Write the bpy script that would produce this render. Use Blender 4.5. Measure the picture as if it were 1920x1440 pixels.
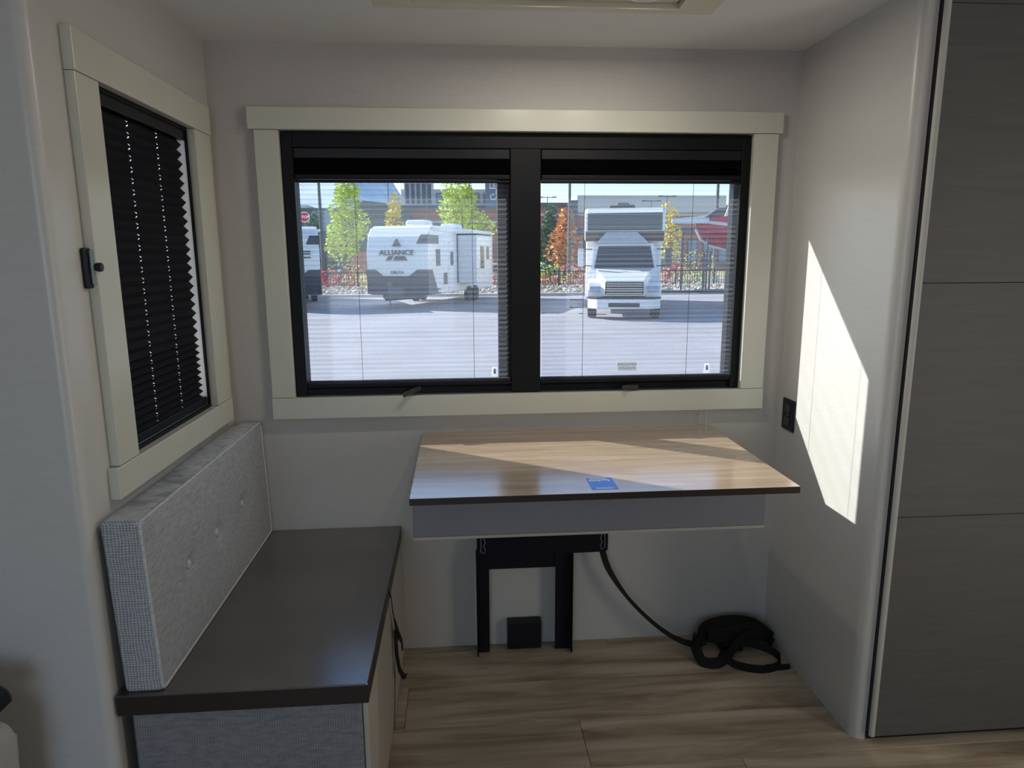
import bpy, bmesh, math, random
from mathutils import Vector, Matrix
random.seed(7)
PI = math.pi
scene = bpy.context.scene
COL = scene.collection
for o in list(bpy.data.objects): bpy.data.objects.remove(o)

# ------------------------------------------------------------------ camera, sky, sun, exposure
F, YAW, PITCH, ROLL = 1268.568, 0.0770, -0.1859, -0.0053
CAM = Vector((-0.0043, -2.2136, 1.3663))
fw = Vector((math.sin(YAW)*math.cos(PITCH), math.cos(YAW)*math.cos(PITCH), math.sin(PITCH)))
rt = fw.cross(Vector((0, 0, 1))).normalized(); up = rt.cross(fw)
rt2 = rt*math.cos(ROLL)+up*math.sin(ROLL); up2 = -rt*math.sin(ROLL)+up*math.cos(ROLL)
cd = bpy.data.cameras.new('camera'); cam = bpy.data.objects.new('camera', cd); COL.objects.link(cam)
cam.matrix_world = Matrix(((rt2.x, up2.x, -fw.x, CAM.x), (rt2.y, up2.y, -fw.y, CAM.y), (rt2.z, up2.z, -fw.z, CAM.z), (0, 0, 0, 1)))
cd.sensor_width = 36; cd.lens = F/1920*36; cd.clip_start = 0.02; cd.clip_end = 6000
scene.camera = cam
scene.view_settings.view_transform = 'Standard'; scene.view_settings.look = 'None'
scene.view_settings.gamma = 1; scene.view_settings.use_curve_mapping = False
scene.view_settings.exposure = 0.86

SUN_DIR = Vector((1.48, -1.0, -1.015)).normalized()     # the way the light travels
world = bpy.data.worlds.new('sky'); scene.world = world; world.use_nodes = True
wn = world.node_tree.nodes; wl = world.node_tree.links
bg = wn['Background']
sky = wn.new('ShaderNodeTexSky'); sky.sky_type = 'NISHITA'; sky.sun_disc = False
sky.sun_elevation = math.radians(29.6)
sky.sun_rotation = math.atan2(-SUN_DIR.x, -SUN_DIR.y)
sky.air_density = 1.0; sky.dust_density = 0.3; sky.ozone_density = 2.5
wl.new(sky.outputs[0], bg.inputs[0]); bg.inputs[1].default_value = 0.20
sl = bpy.data.lights.new('sun', 'SUN'); sun = bpy.data.objects.new('sun', sl); COL.objects.link(sun)
sl.energy = 7.4; sl.angle = math.radians(0.53); sl.color = (1.0, 0.955, 0.88)
sun.rotation_euler = SUN_DIR.to_track_quat('-Z', 'Y').to_euler()

def area(name, loc, target, sx, sy, power, color, portal=False):
    l = bpy.data.lights.new(name, 'AREA'); l.shape = 'RECTANGLE'; l.size = sx; l.size_y = sy
    l.energy = power; l.color = color
    o = bpy.data.objects.new(name, l); COL.objects.link(o); o.location = loc
    o.rotation_euler = (Vector(target)-Vector(loc)).to_track_quat('-Z', 'Y').to_euler()
    if portal: l.cycles.is_portal = True
    return o
# unseen area lights added as fill, warm from the right, bluish from behind
area('added_right_fill', (2.36, -1.85, 0.9), (-0.7, -0.6, 0.8), 1.0, 1.7, 8.5, (1.0, 0.93, 0.84))
area('added_rear_fill', (-0.6, -3.9, 1.2), (0.0, 0, 1.0), 1.1, 1.0, 3.8, (0.52, 0.70, 1.0))

# ------------------------------------------------------------------ materials
MATS = {}
def new_mat(name):
    m = bpy.data.materials.new(name); m.use_nodes = True; MATS[name] = m
    return m, m.node_tree.nodes, m.node_tree.links, m.node_tree.nodes['Principled BSDF']
def mat(name, col, rough=0.5, metal=0.0, var=0.08, scale=8.0, bump=0.0, bscale=60.0, spec=0.5, stretch=(1, 1, 1), coat=0.0):
    m, N, L, P = new_mat(name)
    tc = N.new('ShaderNodeTexCoord'); mp = N.new('ShaderNodeMapping'); mp.inputs['Scale'].default_value = stretch
    L.new(tc.outputs['Object'], mp.inputs[0])
    nz = N.new('ShaderNodeTexNoise'); nz.inputs['Scale'].default_value = scale; nz.inputs['Detail'].default_value = 4
    L.new(mp.outputs[0], nz.inputs['Vector'])
    rp = N.new('ShaderNodeValToRGB')
    c0 = [max(0, c*(1-var)) for c in col]; c1 = [min(1, c*(1+var)) for c in col]
    rp.color_ramp.elements[0].position = 0.3; rp.color_ramp.elements[1].position = 0.7
    rp.color_ramp.elements[0].color = (*c0, 1); rp.color_ramp.elements[1].color = (*c1, 1)
    L.new(nz.outputs['Fac'], rp.inputs[0]); L.new(rp.outputs[0], P.inputs['Base Color'])
    P.inputs['Roughness'].default_value = rough; P.inputs['Metallic'].default_value = metal
    P.inputs['Specular IOR Level'].default_value = spec; P.inputs['Coat Weight'].default_value = coat
    if bump:
        n2 = N.new('ShaderNodeTexNoise'); n2.inputs['Scale'].default_value = bscale; n2.inputs['Detail'].default_value = 3
        L.new(mp.outputs[0], n2.inputs['Vector'])
        b = N.new('ShaderNodeBump'); b.inputs['Strength'].default_value = bump; b.inputs['Distance'].default_value = 0.002
        L.new(n2.outputs['Fac'], b.inputs['Height']); L.new(b.outputs[0], P.inputs['Normal'])
    return m
def weave(name, col, dark, rough=0.85, pu=0.0035, pv=0.005, bump=0.35, contrast=0.5, blotch=0.06, stretch_n=(1, 1, 14), spec=0.25):
    """woven cloth or grasscloth: threads run along two directions of the surface (box mapping through normal)"""
    m, N, L, P = new_mat(name)
    tc = N.new('ShaderNodeTexCoord'); sx = N.new('ShaderNodeSeparateXYZ'); L.new(tc.outputs['Object'], sx.inputs[0])
    add = N.new('ShaderNodeMath'); add.operation = 'ADD'; L.new(sx.outputs[0], add.inputs[0]); L.new(sx.outputs[1], add.inputs[1])
    def thread(src, period, seed):
        n = N.new('ShaderNodeTexNoise'); n.inputs['Scale'].default_value = 25; n.noise_dimensions = '3D'
        L.new(tc.outputs['Object'], n.inputs['Vector'])
        mu = N.new('ShaderNodeMath'); mu.operation = 'MULTIPLY'; mu.inputs[1].default_value = 2*PI/period; L.new(src, mu.inputs[0])
        ad = N.new('ShaderNodeMath'); ad.operation = 'MULTIPLY_ADD'; ad.inputs[1].default_value = 9.0; L.new(n.outputs['Fac'], ad.inputs[0]); L.new(mu.outputs[0], ad.inputs[2])
        s = N.new('ShaderNodeMath'); s.operation = 'SINE'; L.new(ad.outputs[0], s.inputs[0]); return s.outputs[0]
    a = thread(add.outputs[0], pu, 1); b = thread(sx.outputs[2], pv, 2)
    mx = N.new('ShaderNodeMath'); mx.operation = 'ADD'; L.new(a, mx.inputs[0]); L.new(b, mx.inputs[1])
    sc = N.new('ShaderNodeMath'); sc.operation = 'MULTIPLY_ADD'; sc.inputs[1].default_value = 0.25; sc.inputs[2].default_value = 0.5; L.new(mx.outputs[0], sc.inputs[0])
    mp = N.new('ShaderNodeMapping'); mp.inputs['Scale'].default_value = stretch_n; L.new(tc.outputs['Object'], mp.inputs[0])
    n2 = N.new('ShaderNodeTexNoise'); n2.inputs['Scale'].default_value = 14; n2.inputs['Detail'].default_value = 6; L.new(mp.outputs[0], n2.inputs['Vector'])
    f = N.new('ShaderNodeMath'); f.operation = 'MULTIPLY_ADD'; f.inputs[1].default_value = contrast; L.new(sc.outputs[0], f.inputs[0])
    f2 = N.new('ShaderNodeMath'); f2.operation = 'MULTIPLY_ADD'; f2.inputs[1].default_value = blotch*10; f2.inputs[2].default_value = 0.5-contrast/2-blotch*5
    L.new(n2.outputs['Fac'], f2.inputs[0]); L.new(f2.outputs[0], f.inputs[2])
    r = N.new('ShaderNodeMix'); r.data_type = 'RGBA'; r.inputs[6].default_value = (*dark, 1); r.inputs[7].default_value = (*col, 1)
    L.new(f.outputs[0], r.inputs[0]); L.new(r.outputs[2], P.inputs['Base Color'])
    P.inputs['Roughness'].default_value = rough; P.inputs['Specular IOR Level'].default_value = spec
    bp = N.new('ShaderNodeBump'); bp.inputs['Strength'].default_value = bump; bp.inputs['Distance'].default_value = 0.0008
    L.new(sc.outputs[0], bp.inputs['Height']); L.new(bp.outputs[0], P.inputs['Normal'])
    return m
def wood(name, cols, rough=0.35, along='X', scale=3.0, stretch=9.0, rnd=True, bump=0.1, spec=0.5, coat=0.0):
    m, N, L, P = new_mat(name)
    tc = N.new('ShaderNodeTexCoord'); mp = N.new('ShaderNodeMapping')
    mp.inputs['Scale'].default_value = (1, stretch, stretch) if along == 'X' else (stretch, 1, stretch)
    L.new(tc.outputs['Object'], mp.inputs[0]); vec = mp.outputs[0]
    if rnd:
        oi = N.new('ShaderNodeObjectInfo'); m2 = N.new('ShaderNodeMath'); m2.operation = 'MULTIPLY'; m2.inputs[1].default_value = 40
        L.new(oi.outputs['Random'], m2.inputs[0]); va = N.new('ShaderNodeVectorMath'); va.operation = 'ADD'
        L.new(vec, va.inputs[0]); L.new(m2.outputs[0], va.inputs[1]); vec = va.outputs[0]
    nz = N.new('ShaderNodeTexNoise'); nz.inputs['Scale'].default_value = scale; nz.inputs['Detail'].default_value = 8; nz.inputs['Roughness'].default_value = 0.6; nz.inputs['Distortion'].default_value = 0.6
    L.new(vec, nz.inputs['Vector'])
    rp = N.new('ShaderNodeValToRGB'); e = rp.color_ramp.elements
    e[0].position = 0.28; e[0].color = (*cols[0], 1); e[1].position = 0.72; e[1].color = (*cols[-1], 1)
    for i, c in enumerate(cols[1:-1]):
        k = e.new(0.28+0.44*(i+1)/(len(cols)-1)); k.color = (*c, 1)
    L.new(nz.outputs['Fac'], rp.inputs[0]); L.new(rp.outputs[0], P.inputs['Base Color'])
    P.inputs['Roughness'].default_value = rough; P.inputs['Specular IOR Level'].default_value = spec
    P.inputs['Coat Weight'].default_value = coat; P.inputs['Coat IOR'].default_value = 1.75; P.inputs['Coat Roughness'].default_value = 0.24
    b = N.new('ShaderNodeBump'); b.inputs['Strength'].default_value = bump; b.inputs['Distance'].default_value = 0.001
    L.new(nz.outputs['Fac'], b.inputs['Height']); L.new(b.outputs[0], P.inputs['Normal'])
    return m
def emit_free_glass(name, tint, refl=0.06):
    m, N, L, P = new_mat(name); N.remove(P); out = N['Material Output']
    t = N.new('ShaderNodeBsdfTransparent'); t.inputs[0].default_value = (*tint, 1)
    g = N.new('ShaderNodeBsdfGlossy'); g.inputs['Roughness'].default_value = 0.02
    fr = N.new('ShaderNodeLayerWeight'); fr.inputs[0].default_value = 0.5
    pw = N.new('ShaderNodeMath'); pw.operation = 'POWER'; pw.inputs[1].default_value = 4.0; L.new(fr.outputs['Facing'], pw.inputs[0])
    fm = N.new('ShaderNodeMath'); fm.operation = 'MULTIPLY_ADD'; fm.inputs[1].default_value = 0.5; fm.inputs[2].default_value = 0.025; L.new(pw.outputs[0], fm.inputs[0])
    mx = N.new('ShaderNodeMixShader'); L.new(fm.outputs[0], mx.inputs[0]); L.new(t.outputs[0], mx.inputs[1]); L.new(g.outputs[0], mx.inputs[2])
    L.new(mx.outputs[0], out.inputs[0]); return m
def sheer(name, col, open_a=0.62, amp=0.2, base=None):
    m, N, L, P = new_mat(name); N.remove(P); out = N['Material Output']
    tc = N.new('ShaderNodeTexCoord'); s = N.new('ShaderNodeSeparateXYZ'); L.new(tc.outputs['Object'], s.inputs[0])
    nz = N.new('ShaderNodeTexNoise'); nz.inputs['Scale'].default_value = 6; L.new(tc.outputs['Object'], nz.inputs['Vector'])
    def wv(src, period, dist):
        mu = N.new('ShaderNodeMath'); mu.operation = 'MULTIPLY'; mu.inputs[1].default_value = 2*PI/period; L.new(src, mu.inputs[0])
        ad = N.new('ShaderNodeMath'); ad.operation = 'MULTIPLY_ADD'; ad.inputs[1].default_value = dist; L.new(nz.outputs['Fac'], ad.inputs[0]); L.new(mu.outputs[0], ad.inputs[2])
        q = N.new('ShaderNodeMath'); q.operation = 'SINE'; L.new(ad.outputs[0], q.inputs[0]); return q.outputs[0]
    # herringbone threads: a horizontal thread whose phase swings with x
    tri = N.new('ShaderNodeMath'); tri.operation = 'PINGPONG'; tri.inputs[1].default_value = 0.006; L.new(s.outputs[0], tri.inputs[0])
    zz = N.new('ShaderNodeMath'); zz.operation = 'MULTIPLY_ADD'; zz.inputs[1].default_value = 0.7; L.new(tri.outputs[0], zz.inputs[0]); L.new(s.outputs[2], zz.inputs[2])
    h = wv(zz.outputs[0], 0.0075, 3.0); v = wv(s.outputs[0], 0.0052, 2.0)
    a = N.new('ShaderNodeMath'); a.operation = 'MULTIPLY_ADD'; a.inputs[1].default_value = amp*0.6; a.inputs[2].default_value = 1-open_a; L.new(h, a.inputs[0])
    b = N.new('ShaderNodeMath'); b.operation = 'MULTIPLY_ADD'; b.inputs[1].default_value = amp*0.25; L.new(v, b.inputs[0]); L.new(a.outputs[0], b.inputs[2])
    pl = wv(s.outputs[2], 0.0145, 0.4); c_ = N.new('ShaderNodeMath'); c_.operation = 'MULTIPLY_ADD'; c_.inputs[1].default_value = amp*0.55; L.new(pl, c_.inputs[0]); L.new(b.outputs[0], c_.inputs[2]); b = c_
    t = N.new('ShaderNodeBsdfTransparent')
    tr = N.new('ShaderNodeBsdfTranslucent'); tr.inputs[0].default_value = (*col, 1)
    df = N.new('ShaderNodeBsdfDiffuse'); df.inputs[0].default_value = (*(base or (0.05, 0.05, 0.055)), 1)
    fm = N.new('ShaderNodeAddShader'); L.new(df.outputs[0], fm.inputs[0]); L.new(tr.outputs[0], fm.inputs[1])
    mx = N.new('ShaderNodeMixShader'); L.new(b.outputs[0], mx.inputs[0]); L.new(t.outputs[0], mx.inputs[1]); L.new(fm.outputs[0], mx.inputs[2])
    L.new(mx.outputs[0], out.inputs[0]); return m

M_wall = weave('wallpaper', (0.57, 0.54, 0.50), (0.42, 0.395, 0.36), pu=0.0042, pv=0.0042, bump=0.25, contrast=0.55, blotch=0.05)
M_wall2 = weave('wallpaper_smooth', (0.60, 0.58, 0.54), (0.50, 0.48, 0.445), rough=0.34, spec=0.6, pu=0.0042, pv=0.0042, bump=0.12, contrast=0.4, blotch=0.05)
M_ceil = mat('ceiling_white', (0.70, 0.70, 0.67), 0.55, var=0.02, bump=0.1, bscale=250)
M_trim = mat('trim_sage', (0.56, 0.55, 0.46), 0.30, var=0.02, bump=0.03)
M_fix = mat('fixture_cream', (0.60, 0.56, 0.43), 0.45, var=0.02)
M_black = mat('black_plastic', (0.008, 0.008, 0.010), 0.38, var=0.2, spec=0.3)
M_frame = mat('black_aluminium', (0.006, 0.006, 0.007), 0.5, metal=0.0, var=0.2, spec=0.2)
M_steel = mat('black_powder_steel', (0.006, 0.005, 0.008), 0.6, var=0.2, spec=0.2)
M_strap = weave('black_webbing', (0.02, 0.018, 0.016), (0.008, 0.008, 0.008), pu=0.003, pv=0.003)
M_grey = mat('grey_plastic', (0.25, 0.27, 0.30), 0.35)
M_chrome = mat('chrome', (0.6, 0.6, 0.6), 0.15, metal=1.0, var=0.03)
M_glass = emit_free_glass('window_glass', (0.90, 0.93, 0.95))
M_sheer = sheer('sheer_shade_cloth', (0.13, 0.14, 0.16), open_a=0.70, amp=0.16)
M_sheerstack = sheer('sheer_shade_stack', (0.35, 0.36, 0.38), open_a=0.25, amp=0.5)
M_blind = mat('blackout_pleat', (0.010, 0.0095, 0.013), 0.8, var=0.15, stretch=(1, 1, 1), spec=0.2)
M_cord = mat('dark_cord', (0.02, 0.02, 0.02), 0.8)
M_white = mat('white_decal', (0.85, 0.85, 0.85), 0.5, var=0.02)
def translucent(name, col):
    m, N, L, P = new_mat(name); N.remove(P); a = N.new('ShaderNodeBsdfTranslucent'); a.inputs[0].default_value = (*col, 1)
    d = N.new('ShaderNodeBsdfDiffuse'); d.inputs[0].default_value = (*col, 1); ad = N.new('ShaderNodeMixShader'); ad.inputs[0].default_value = 0.25
    L.new(a.outputs[0], ad.inputs[1]); L.new(d.outputs[0], ad.inputs[2]); L.new(ad.outputs[0], N['Material Output'].inputs[0]); return m
M_decal = translucent('translucent_decal', (0.85, 0.87, 0.9))
M_decal2 = translucent('translucent_label', (0.60, 0.60, 0.60))
M_darkink = mat('dark_ink', (0.05, 0.05, 0.06), 0.6, var=0.02)
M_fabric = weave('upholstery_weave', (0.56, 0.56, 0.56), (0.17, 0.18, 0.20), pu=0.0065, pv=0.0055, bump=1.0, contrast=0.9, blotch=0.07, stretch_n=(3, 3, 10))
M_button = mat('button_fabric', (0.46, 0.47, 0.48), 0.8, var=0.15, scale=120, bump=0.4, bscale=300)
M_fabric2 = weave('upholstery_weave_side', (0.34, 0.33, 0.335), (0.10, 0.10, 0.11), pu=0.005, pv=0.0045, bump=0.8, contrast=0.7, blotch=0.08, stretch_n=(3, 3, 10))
M_bench = wood('bench_laminate', [(0.042, 0.033, 0.028), (0.062, 0.05, 0.042), (0.082, 0.067, 0.056)], rough=0.24, along='X', scale=2.2, stretch=3.5, rnd=False, bump=0.02, spec=1.0, coat=1.0)
M_table = wood('table_laminate', [(0.28, 0.19, 0.12), (0.38, 0.275, 0.185), (0.49, 0.375, 0.265)], rough=0.16, along='X', scale=2.0, stretch=14, rnd=False, bump=0.02, spec=1.0, coat=1.0)
M_edge = mat('dark_edge_band', (0.022, 0.013, 0.011), 0.4, var=0.1)
M_apron = mat('grey_panel', (0.20, 0.20, 0.22), 0.5, var=0.04, scale=3)
M_side = mat('bench_side_vinyl', (0.42, 0.39, 0.34), 0.5, var=0.04, scale=4)
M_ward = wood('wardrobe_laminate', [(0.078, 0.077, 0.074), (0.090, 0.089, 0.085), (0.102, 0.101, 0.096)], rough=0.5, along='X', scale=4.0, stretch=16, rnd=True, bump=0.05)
M_wedge = mat('wardrobe_edge_lit', (0.50, 0.48, 0.43), 0.45, var=0.03)  # light catching the rounded edge is put into this paler colour
M_plank = wood('vinyl_plank', [(0.15, 0.105, 0.065), (0.36, 0.28, 0.19), (0.55, 0.45, 0.32), (0.68, 0.575, 0.42)], rough=0.42, along='X', scale=1.6, stretch=9, rnd=True, bump=0.06)
M_sub = mat('subfloor', (0.05, 0.04, 0.03), 0.9)
M_blue = mat('blue_sticker', (0.06, 0.22, 0.75), 0.35, var=0.03)
M_liner = mat('white_jamb_liner', (0.75, 0.76, 0.78), 0.5, var=0.02)

# ------------------------------------------------------------------ mesh helpers
class MB:
    def __init__(s): s.bm = bmesh.new()
    def box(s, x0, x1, y0, y1, z0, z1, bev=0.0, seg=2):
        vs = [s.bm.verts.new((x, y, z)) for x in (x0, x1) for y in (y0, y1) for z in (z0, z1)]
        fs = [s.bm.faces.new([vs[i] for i in f]) for f in ((0, 1, 3, 2), (4, 6, 7, 5), (0, 4, 5, 1), (2, 3, 7, 6), (0, 2, 6, 4), (1, 5, 7, 3))]
        if bev > 0:
            es = list({e for f in fs for e in f.edges})
            bmesh.ops.bevel(s.bm, geom=es, offset=bev, segments=seg, profile=0.5, affect='EDGES')
        return s
    def prism(s, pts, axis, a, b, bev=0.0):
        """pts: 2D outline; axis: extrusion axis; a..b extent. 2D axes are the other two in order x,y,z"""
        def P(u, v, w):
            return {'x': (w, u, v), 'y': (u, w, v), 'z': (u, v, w)}[axis]
        A = [s.bm.verts.new(P(u, v, a)) for u, v in pts]; B = [s.bm.verts.new(P(u, v, b)) for u, v in pts]
        n = len(pts); fs = [s.bm.faces.new(A), s.bm.faces.new(B[::-1])]
        for i in range(n): fs.append(s.bm.faces.new([A[i], B[i], B[(i+1) % n], A[(i+1) % n]]))
        if bev > 0:
            es = list({e for f in fs[:2] for e in f.edges})
            bmesh.ops.bevel(s.bm, geom=es, offset=bev, segments=2, profile=0.5, affect='EDGES')
        return s
    def cyl(s, c, r, h, axis='z', seg=20, r2=None, bev=0):
        r2 = r if r2 is None else r2
        def P(u, v, w):
            return {'x': (c[0]+w, c[1]+u, c[2]+v), 'y': (c[0]+u, c[1]+w, c[2]+v), 'z': (c[0]+u, c[1]+v, c[2]+w)}[axis]
        A = [s.bm.verts.new(P(r*math.cos(2*PI*i/seg), r*math.sin(2*PI*i/seg), 0)) for i in range(seg)]
        B = [s.bm.verts.new(P(r2*math.cos(2*PI*i/seg), r2*math.sin(2*PI*i/seg), h)) for i in range(seg)]
        f0 = s.bm.faces.new(A); f1 = s.bm.faces.new(B[::-1])
        for i in range(seg): s.bm.faces.new([A[i], B[i], B[(i+1) % seg], A[(i+1) % seg]])
        if bev: bmesh.ops.bevel(s.bm, geom=list(f1.edges)+list(f0.edges), offset=bev, segments=2, profile=0.5, affect='EDGES')
        return s
    def sphere(s, c, r, sc=(1, 1, 1), sub=2):
        bmesh.ops.create_icosphere(s.bm, subdivisions=sub, radius=r, matrix=Matrix.Translation(c) @ Matrix.Diagonal((*sc, 1)))
        return s
    def ribbon(s, pts, w, t, normals=None):
        """flat strap: swept rectangle w wide, t thick; normals: width direction per point"""
        pts = [Vector(p) for p in pts]; rings = []
        for i, p in enumerate(pts):
            d = (pts[min(i+1, len(pts)-1)]-pts[max(i-1, 0)]).normalized()
            wd = Vector(normals[i] if normals else (0, 0, 1)); wd = (wd-d*wd.dot(d)).normalized(); th = d.cross(wd)
            rings.append([s.bm.verts.new(p+wd*a*w/2+th*b*t/2) for a, b in ((-1, -1), (1, -1), (1, 1), (-1, 1))])
        for a, b in zip(rings, rings[1:]):
            for k in range(4): s.bm.faces.new([a[k], a[(k+1) % 4], b[(k+1) % 4], b[k]])
        s.bm.faces.new(rings[0][::-1]); s.bm.faces.new(rings[-1]); return s
    def tube(s, pts, r, seg=8):
        pts = [Vector(p) for p in pts]; rings = []
        for i, p in enumerate(pts):
            d = (pts[min(i+1, len(pts)-1)]-pts[max(i-1, 0)]).normalized()
            u = d.orthogonal().normalized() if i == 0 else (u-d*u.dot(d)).normalized()
            v = d.cross(u); rings.append([s.bm.verts.new(p+(u*math.cos(2*PI*k/seg)+v*math.sin(2*PI*k/seg))*r) for k in range(seg)])
        for a, b in zip(rings, rings[1:]):
            for k in range(seg): s.bm.faces.new([a[k], a[(k+1) % seg], b[(k+1) % seg], b[k]])
        s.bm.faces.new(rings[0][::-1]); s.bm.faces.new(rings[-1]); return s
    def loft(s, rings, cap=True):
        R = [[s.bm.verts.new(p) for p in r] for r in rings]; n = len(R[0])
        for a, b in zip(R, R[1:]):
            for k in range(n): s.bm.faces.new([a[k], a[(k+1) % n], b[(k+1) % n], b[k]])
        if cap: s.bm.faces.new(R[0][::-1]); s.bm.faces.new(R[-1])
        return s
    def build(s, name, m, parent=None, smooth=False, loc=None):
        bmesh.ops.recalc_face_normals(s.bm, faces=s.bm.faces)
        me = bpy.data.meshes.new(name); s.bm.to_mesh(me); s.bm.free()
        if isinstance(m, (list, tuple)):
            for k in m: me.materials.append(k)
        else: me.materials.append(m)
        if smooth:
            for p in me.polygons: p.use_smooth = True
        o = bpy.data.objects.new(name, me); COL.objects.link(o)
        if parent: o.parent = parent
        if loc: o.location = loc
        return o
def smooth_angle(o, ang=35):
    for p in o.data.polygons: p.use_smooth = True
    bm = bmesh.new(); bm.from_mesh(o.data)
    for e in bm.edges:
        if len(e.link_faces) == 2 and e.calc_face_angle(0) > math.radians(ang): e.smooth = False
    bm.to_mesh(o.data); bm.free(); return o
def tag(o, label, cat, group=None, kind=None):
    o['label'] = label; o['category'] = cat
    if group: o['group'] = group
    if kind: o['kind'] = kind
    return o
def thing(name, label, cat, loc=(0, 0, 0), rotz=0, group=None):
    o = bpy.data.objects.new(name, None); COL.objects.link(o); o.location = loc; o.rotation_euler = (0, 0, rotz)
    o.empty_display_size = 0.05
    return tag(o, label, cat, group)
def struct(name, mb, m, parent=None):
    o = mb.build(name, m, parent); o['kind'] = 'structure'; return o
def structe(name, loc=(0, 0, 0)):
    o = bpy.data.objects.new(name, None); COL.objects.link(o); o.location = loc; o['kind'] = 'structure'; return o
def text(name, s, size, m, parent, loc, rot, extrude=0.0005, sx=1.0, align='CENTER', bold=0.0):
    c = bpy.data.curves.new('t', 'FONT'); c.body = s; c.size = size; c.extrude = extrude; c.align_x = align; c.align_y = 'CENTER'; c.offset = bold
    c.resolution_u = 3
    t = bpy.data.objects.new('t', c); COL.objects.link(t)
    bpy.context.view_layer.update()
    me = bpy.data.meshes.new_from_object(t.evaluated_get(bpy.context.evaluated_depsgraph_get()))
    bpy.data.objects.remove(t); me.name = name; me.materials.clear(); me.materials.append(m)
    for v in me.vertices: v.co.x *= sx
    o = bpy.data.objects.new(name, me); COL.objects.link(o); o.location = loc; o.rotation_euler = rot
    if parent: o.parent = parent
    return o

# ------------------------------------------------------------------ room shell
xL, xR, ZC = -0.745, 1.095, 2.0
WT = 0.07                                            # wall thickness
def wall_with_hole(name, axis, at, out, u0, u1, z0, z1, hu0, hu1, hz0, hz1, m):
    b = MB()
    def bx(a0, a1, c0, c1):
        if axis == 'y': b.box(a0, a1, min(at, out), max(at, out), c0, c1)
        else: b.box(min(at, out), max(at, out), a0, a1, c0, c1)
    bx(u0, hu0, z0, z1); bx(hu1, u1, z0, z1); bx(hu0, hu1, z0, hz0); bx(hu0, hu1, hz1, z1)
    return struct(name, b, m)
BX0, BX1, BZ0, BZ1 = -0.545, 0.95, 0.915, 1.752      # back window hole
wall_with_hole('wall_back', 'y', 0.0, WT, xL-WT, xR+WT, -0.08, ZC+.05, BX0, BX1, BZ0, BZ1, M_wall)
LY0, LY1, LZ0, LZ1 = -0.690, -0.180, 0.930, 1.722    # side window hole (trim inner edge)
wall_with_hole('wall_left', 'x', xL, xL-WT, -0.845, 0.0, 0, ZC, LY0, LY1, LZ0, LZ1, M_wall2)
# rounded outer corner and the return wall beside it, facing the camera
def arc(cx, cy, r, a0, a1, n=8): return [(cx+r*math.cos(a0+(a1-a0)*i/n), cy+r*math.sin(a0+(a1-a0)*i/n)) for i in range(n+1)]
b = MB(); b.prism([(xL-WT, -0.8451)] + [(xL, -0.8451)] + arc(xL-0.022, -0.868, 0.022, 0, -PI/2) + [(-2.3, -0.89), (-2.3, -0.82), (xL-WT, -0.82)], 'z', 0, ZC)
smooth_angle(struct('wall_near_left', b, M_wall2), 30)
b = MB(); b.prism([(xR, 0.0), (xR, -0.545)] + [(x, y) for x, y in arc(xR+0.03, -0.545, 0.03, PI, 1.5*PI)] + [(xR+0.037, -0.575), (xR+0.037, -0.0)], 'z', 0, ZC)
smooth_angle(struct('wall_right', b, M_wall2), 30)
struct('wall_far_left', MB().box(-2.36, -2.3, -4.0, -0.82, 0, ZC), M_wall2)
struct('wall_far_right', MB().box(2.4, 2.46, -4.0, 0.0, 0, ZC), M_wall2)
b = MB(); b.box(-2.3, -1.2, -4.0, -3.94, 0, ZC); b.box(-0.05, 2.4, -4.0, -3.94, 0, ZC); b.box(-1.2, -0.05, -4.0, -3.94, 1.9, ZC)
struct('wall_front', b, M_wall2)
struct('ceiling', MB().box(-2.36, 2.46, -4.0, 0.07, ZC, ZC+0.06), M_ceil)
fl = structe('floor')
MB().box(-2.36, 2.46, -4.0, 0.07, -0.08, -0.004).build('subfloor', M_sub, fl)
rows = [0.0, -0.035, -0.228, -0.423, -0.617]
while rows[-1] > -3.9: rows.append(rows[-1]-0.194)
joints = {0: [0.5], 1: [-0.75, 0.9+.4], 2: [-0.19, 1.8], 3: [0.33, -0.95], 4: [-0.5, 0.75]}
cache = {}
for i, (a, c) in enumerate(zip(rows, rows[1:])):
    c = max(c, -3.94)
    js = sorted(joints.get(i, [random.uniform(-1.6, -.6), random.uniform(-.4, .5), random.uniform(.9, 1.7)]))
    xs = [-2.3]+js+[2.4]
    for x0, x1 in zip(xs, xs[1:]):
        g = 0.0007
        MB().box(g, x1-x0-g, c-a+g, -g, -0.004, 0.0, bev=0.0008, seg=1).build('plank', M_plank, fl, loc=(x0, a, 0))

# ------------------------------------------------------------------ back window
w1 = structe('window_1')
ty = -0.020
def board(pts_box, name='trim_board', par=w1, m=M_trim): return MB().box(*pts_box, bev=0.0018).build(name, m, par)
board((-0.628, 1.036, ty-0.003, 0.0, 1.7475, 1.812)); board((-0.613, 1.025, ty-0.003, 0.0, 0.850, 0.9195))
board((-0.612, -0.540, ty, 0.0, 0.9205, 1.7465)); board((0.944, 1.024, ty, 0.0, 0.9205, 1.7465))
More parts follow.
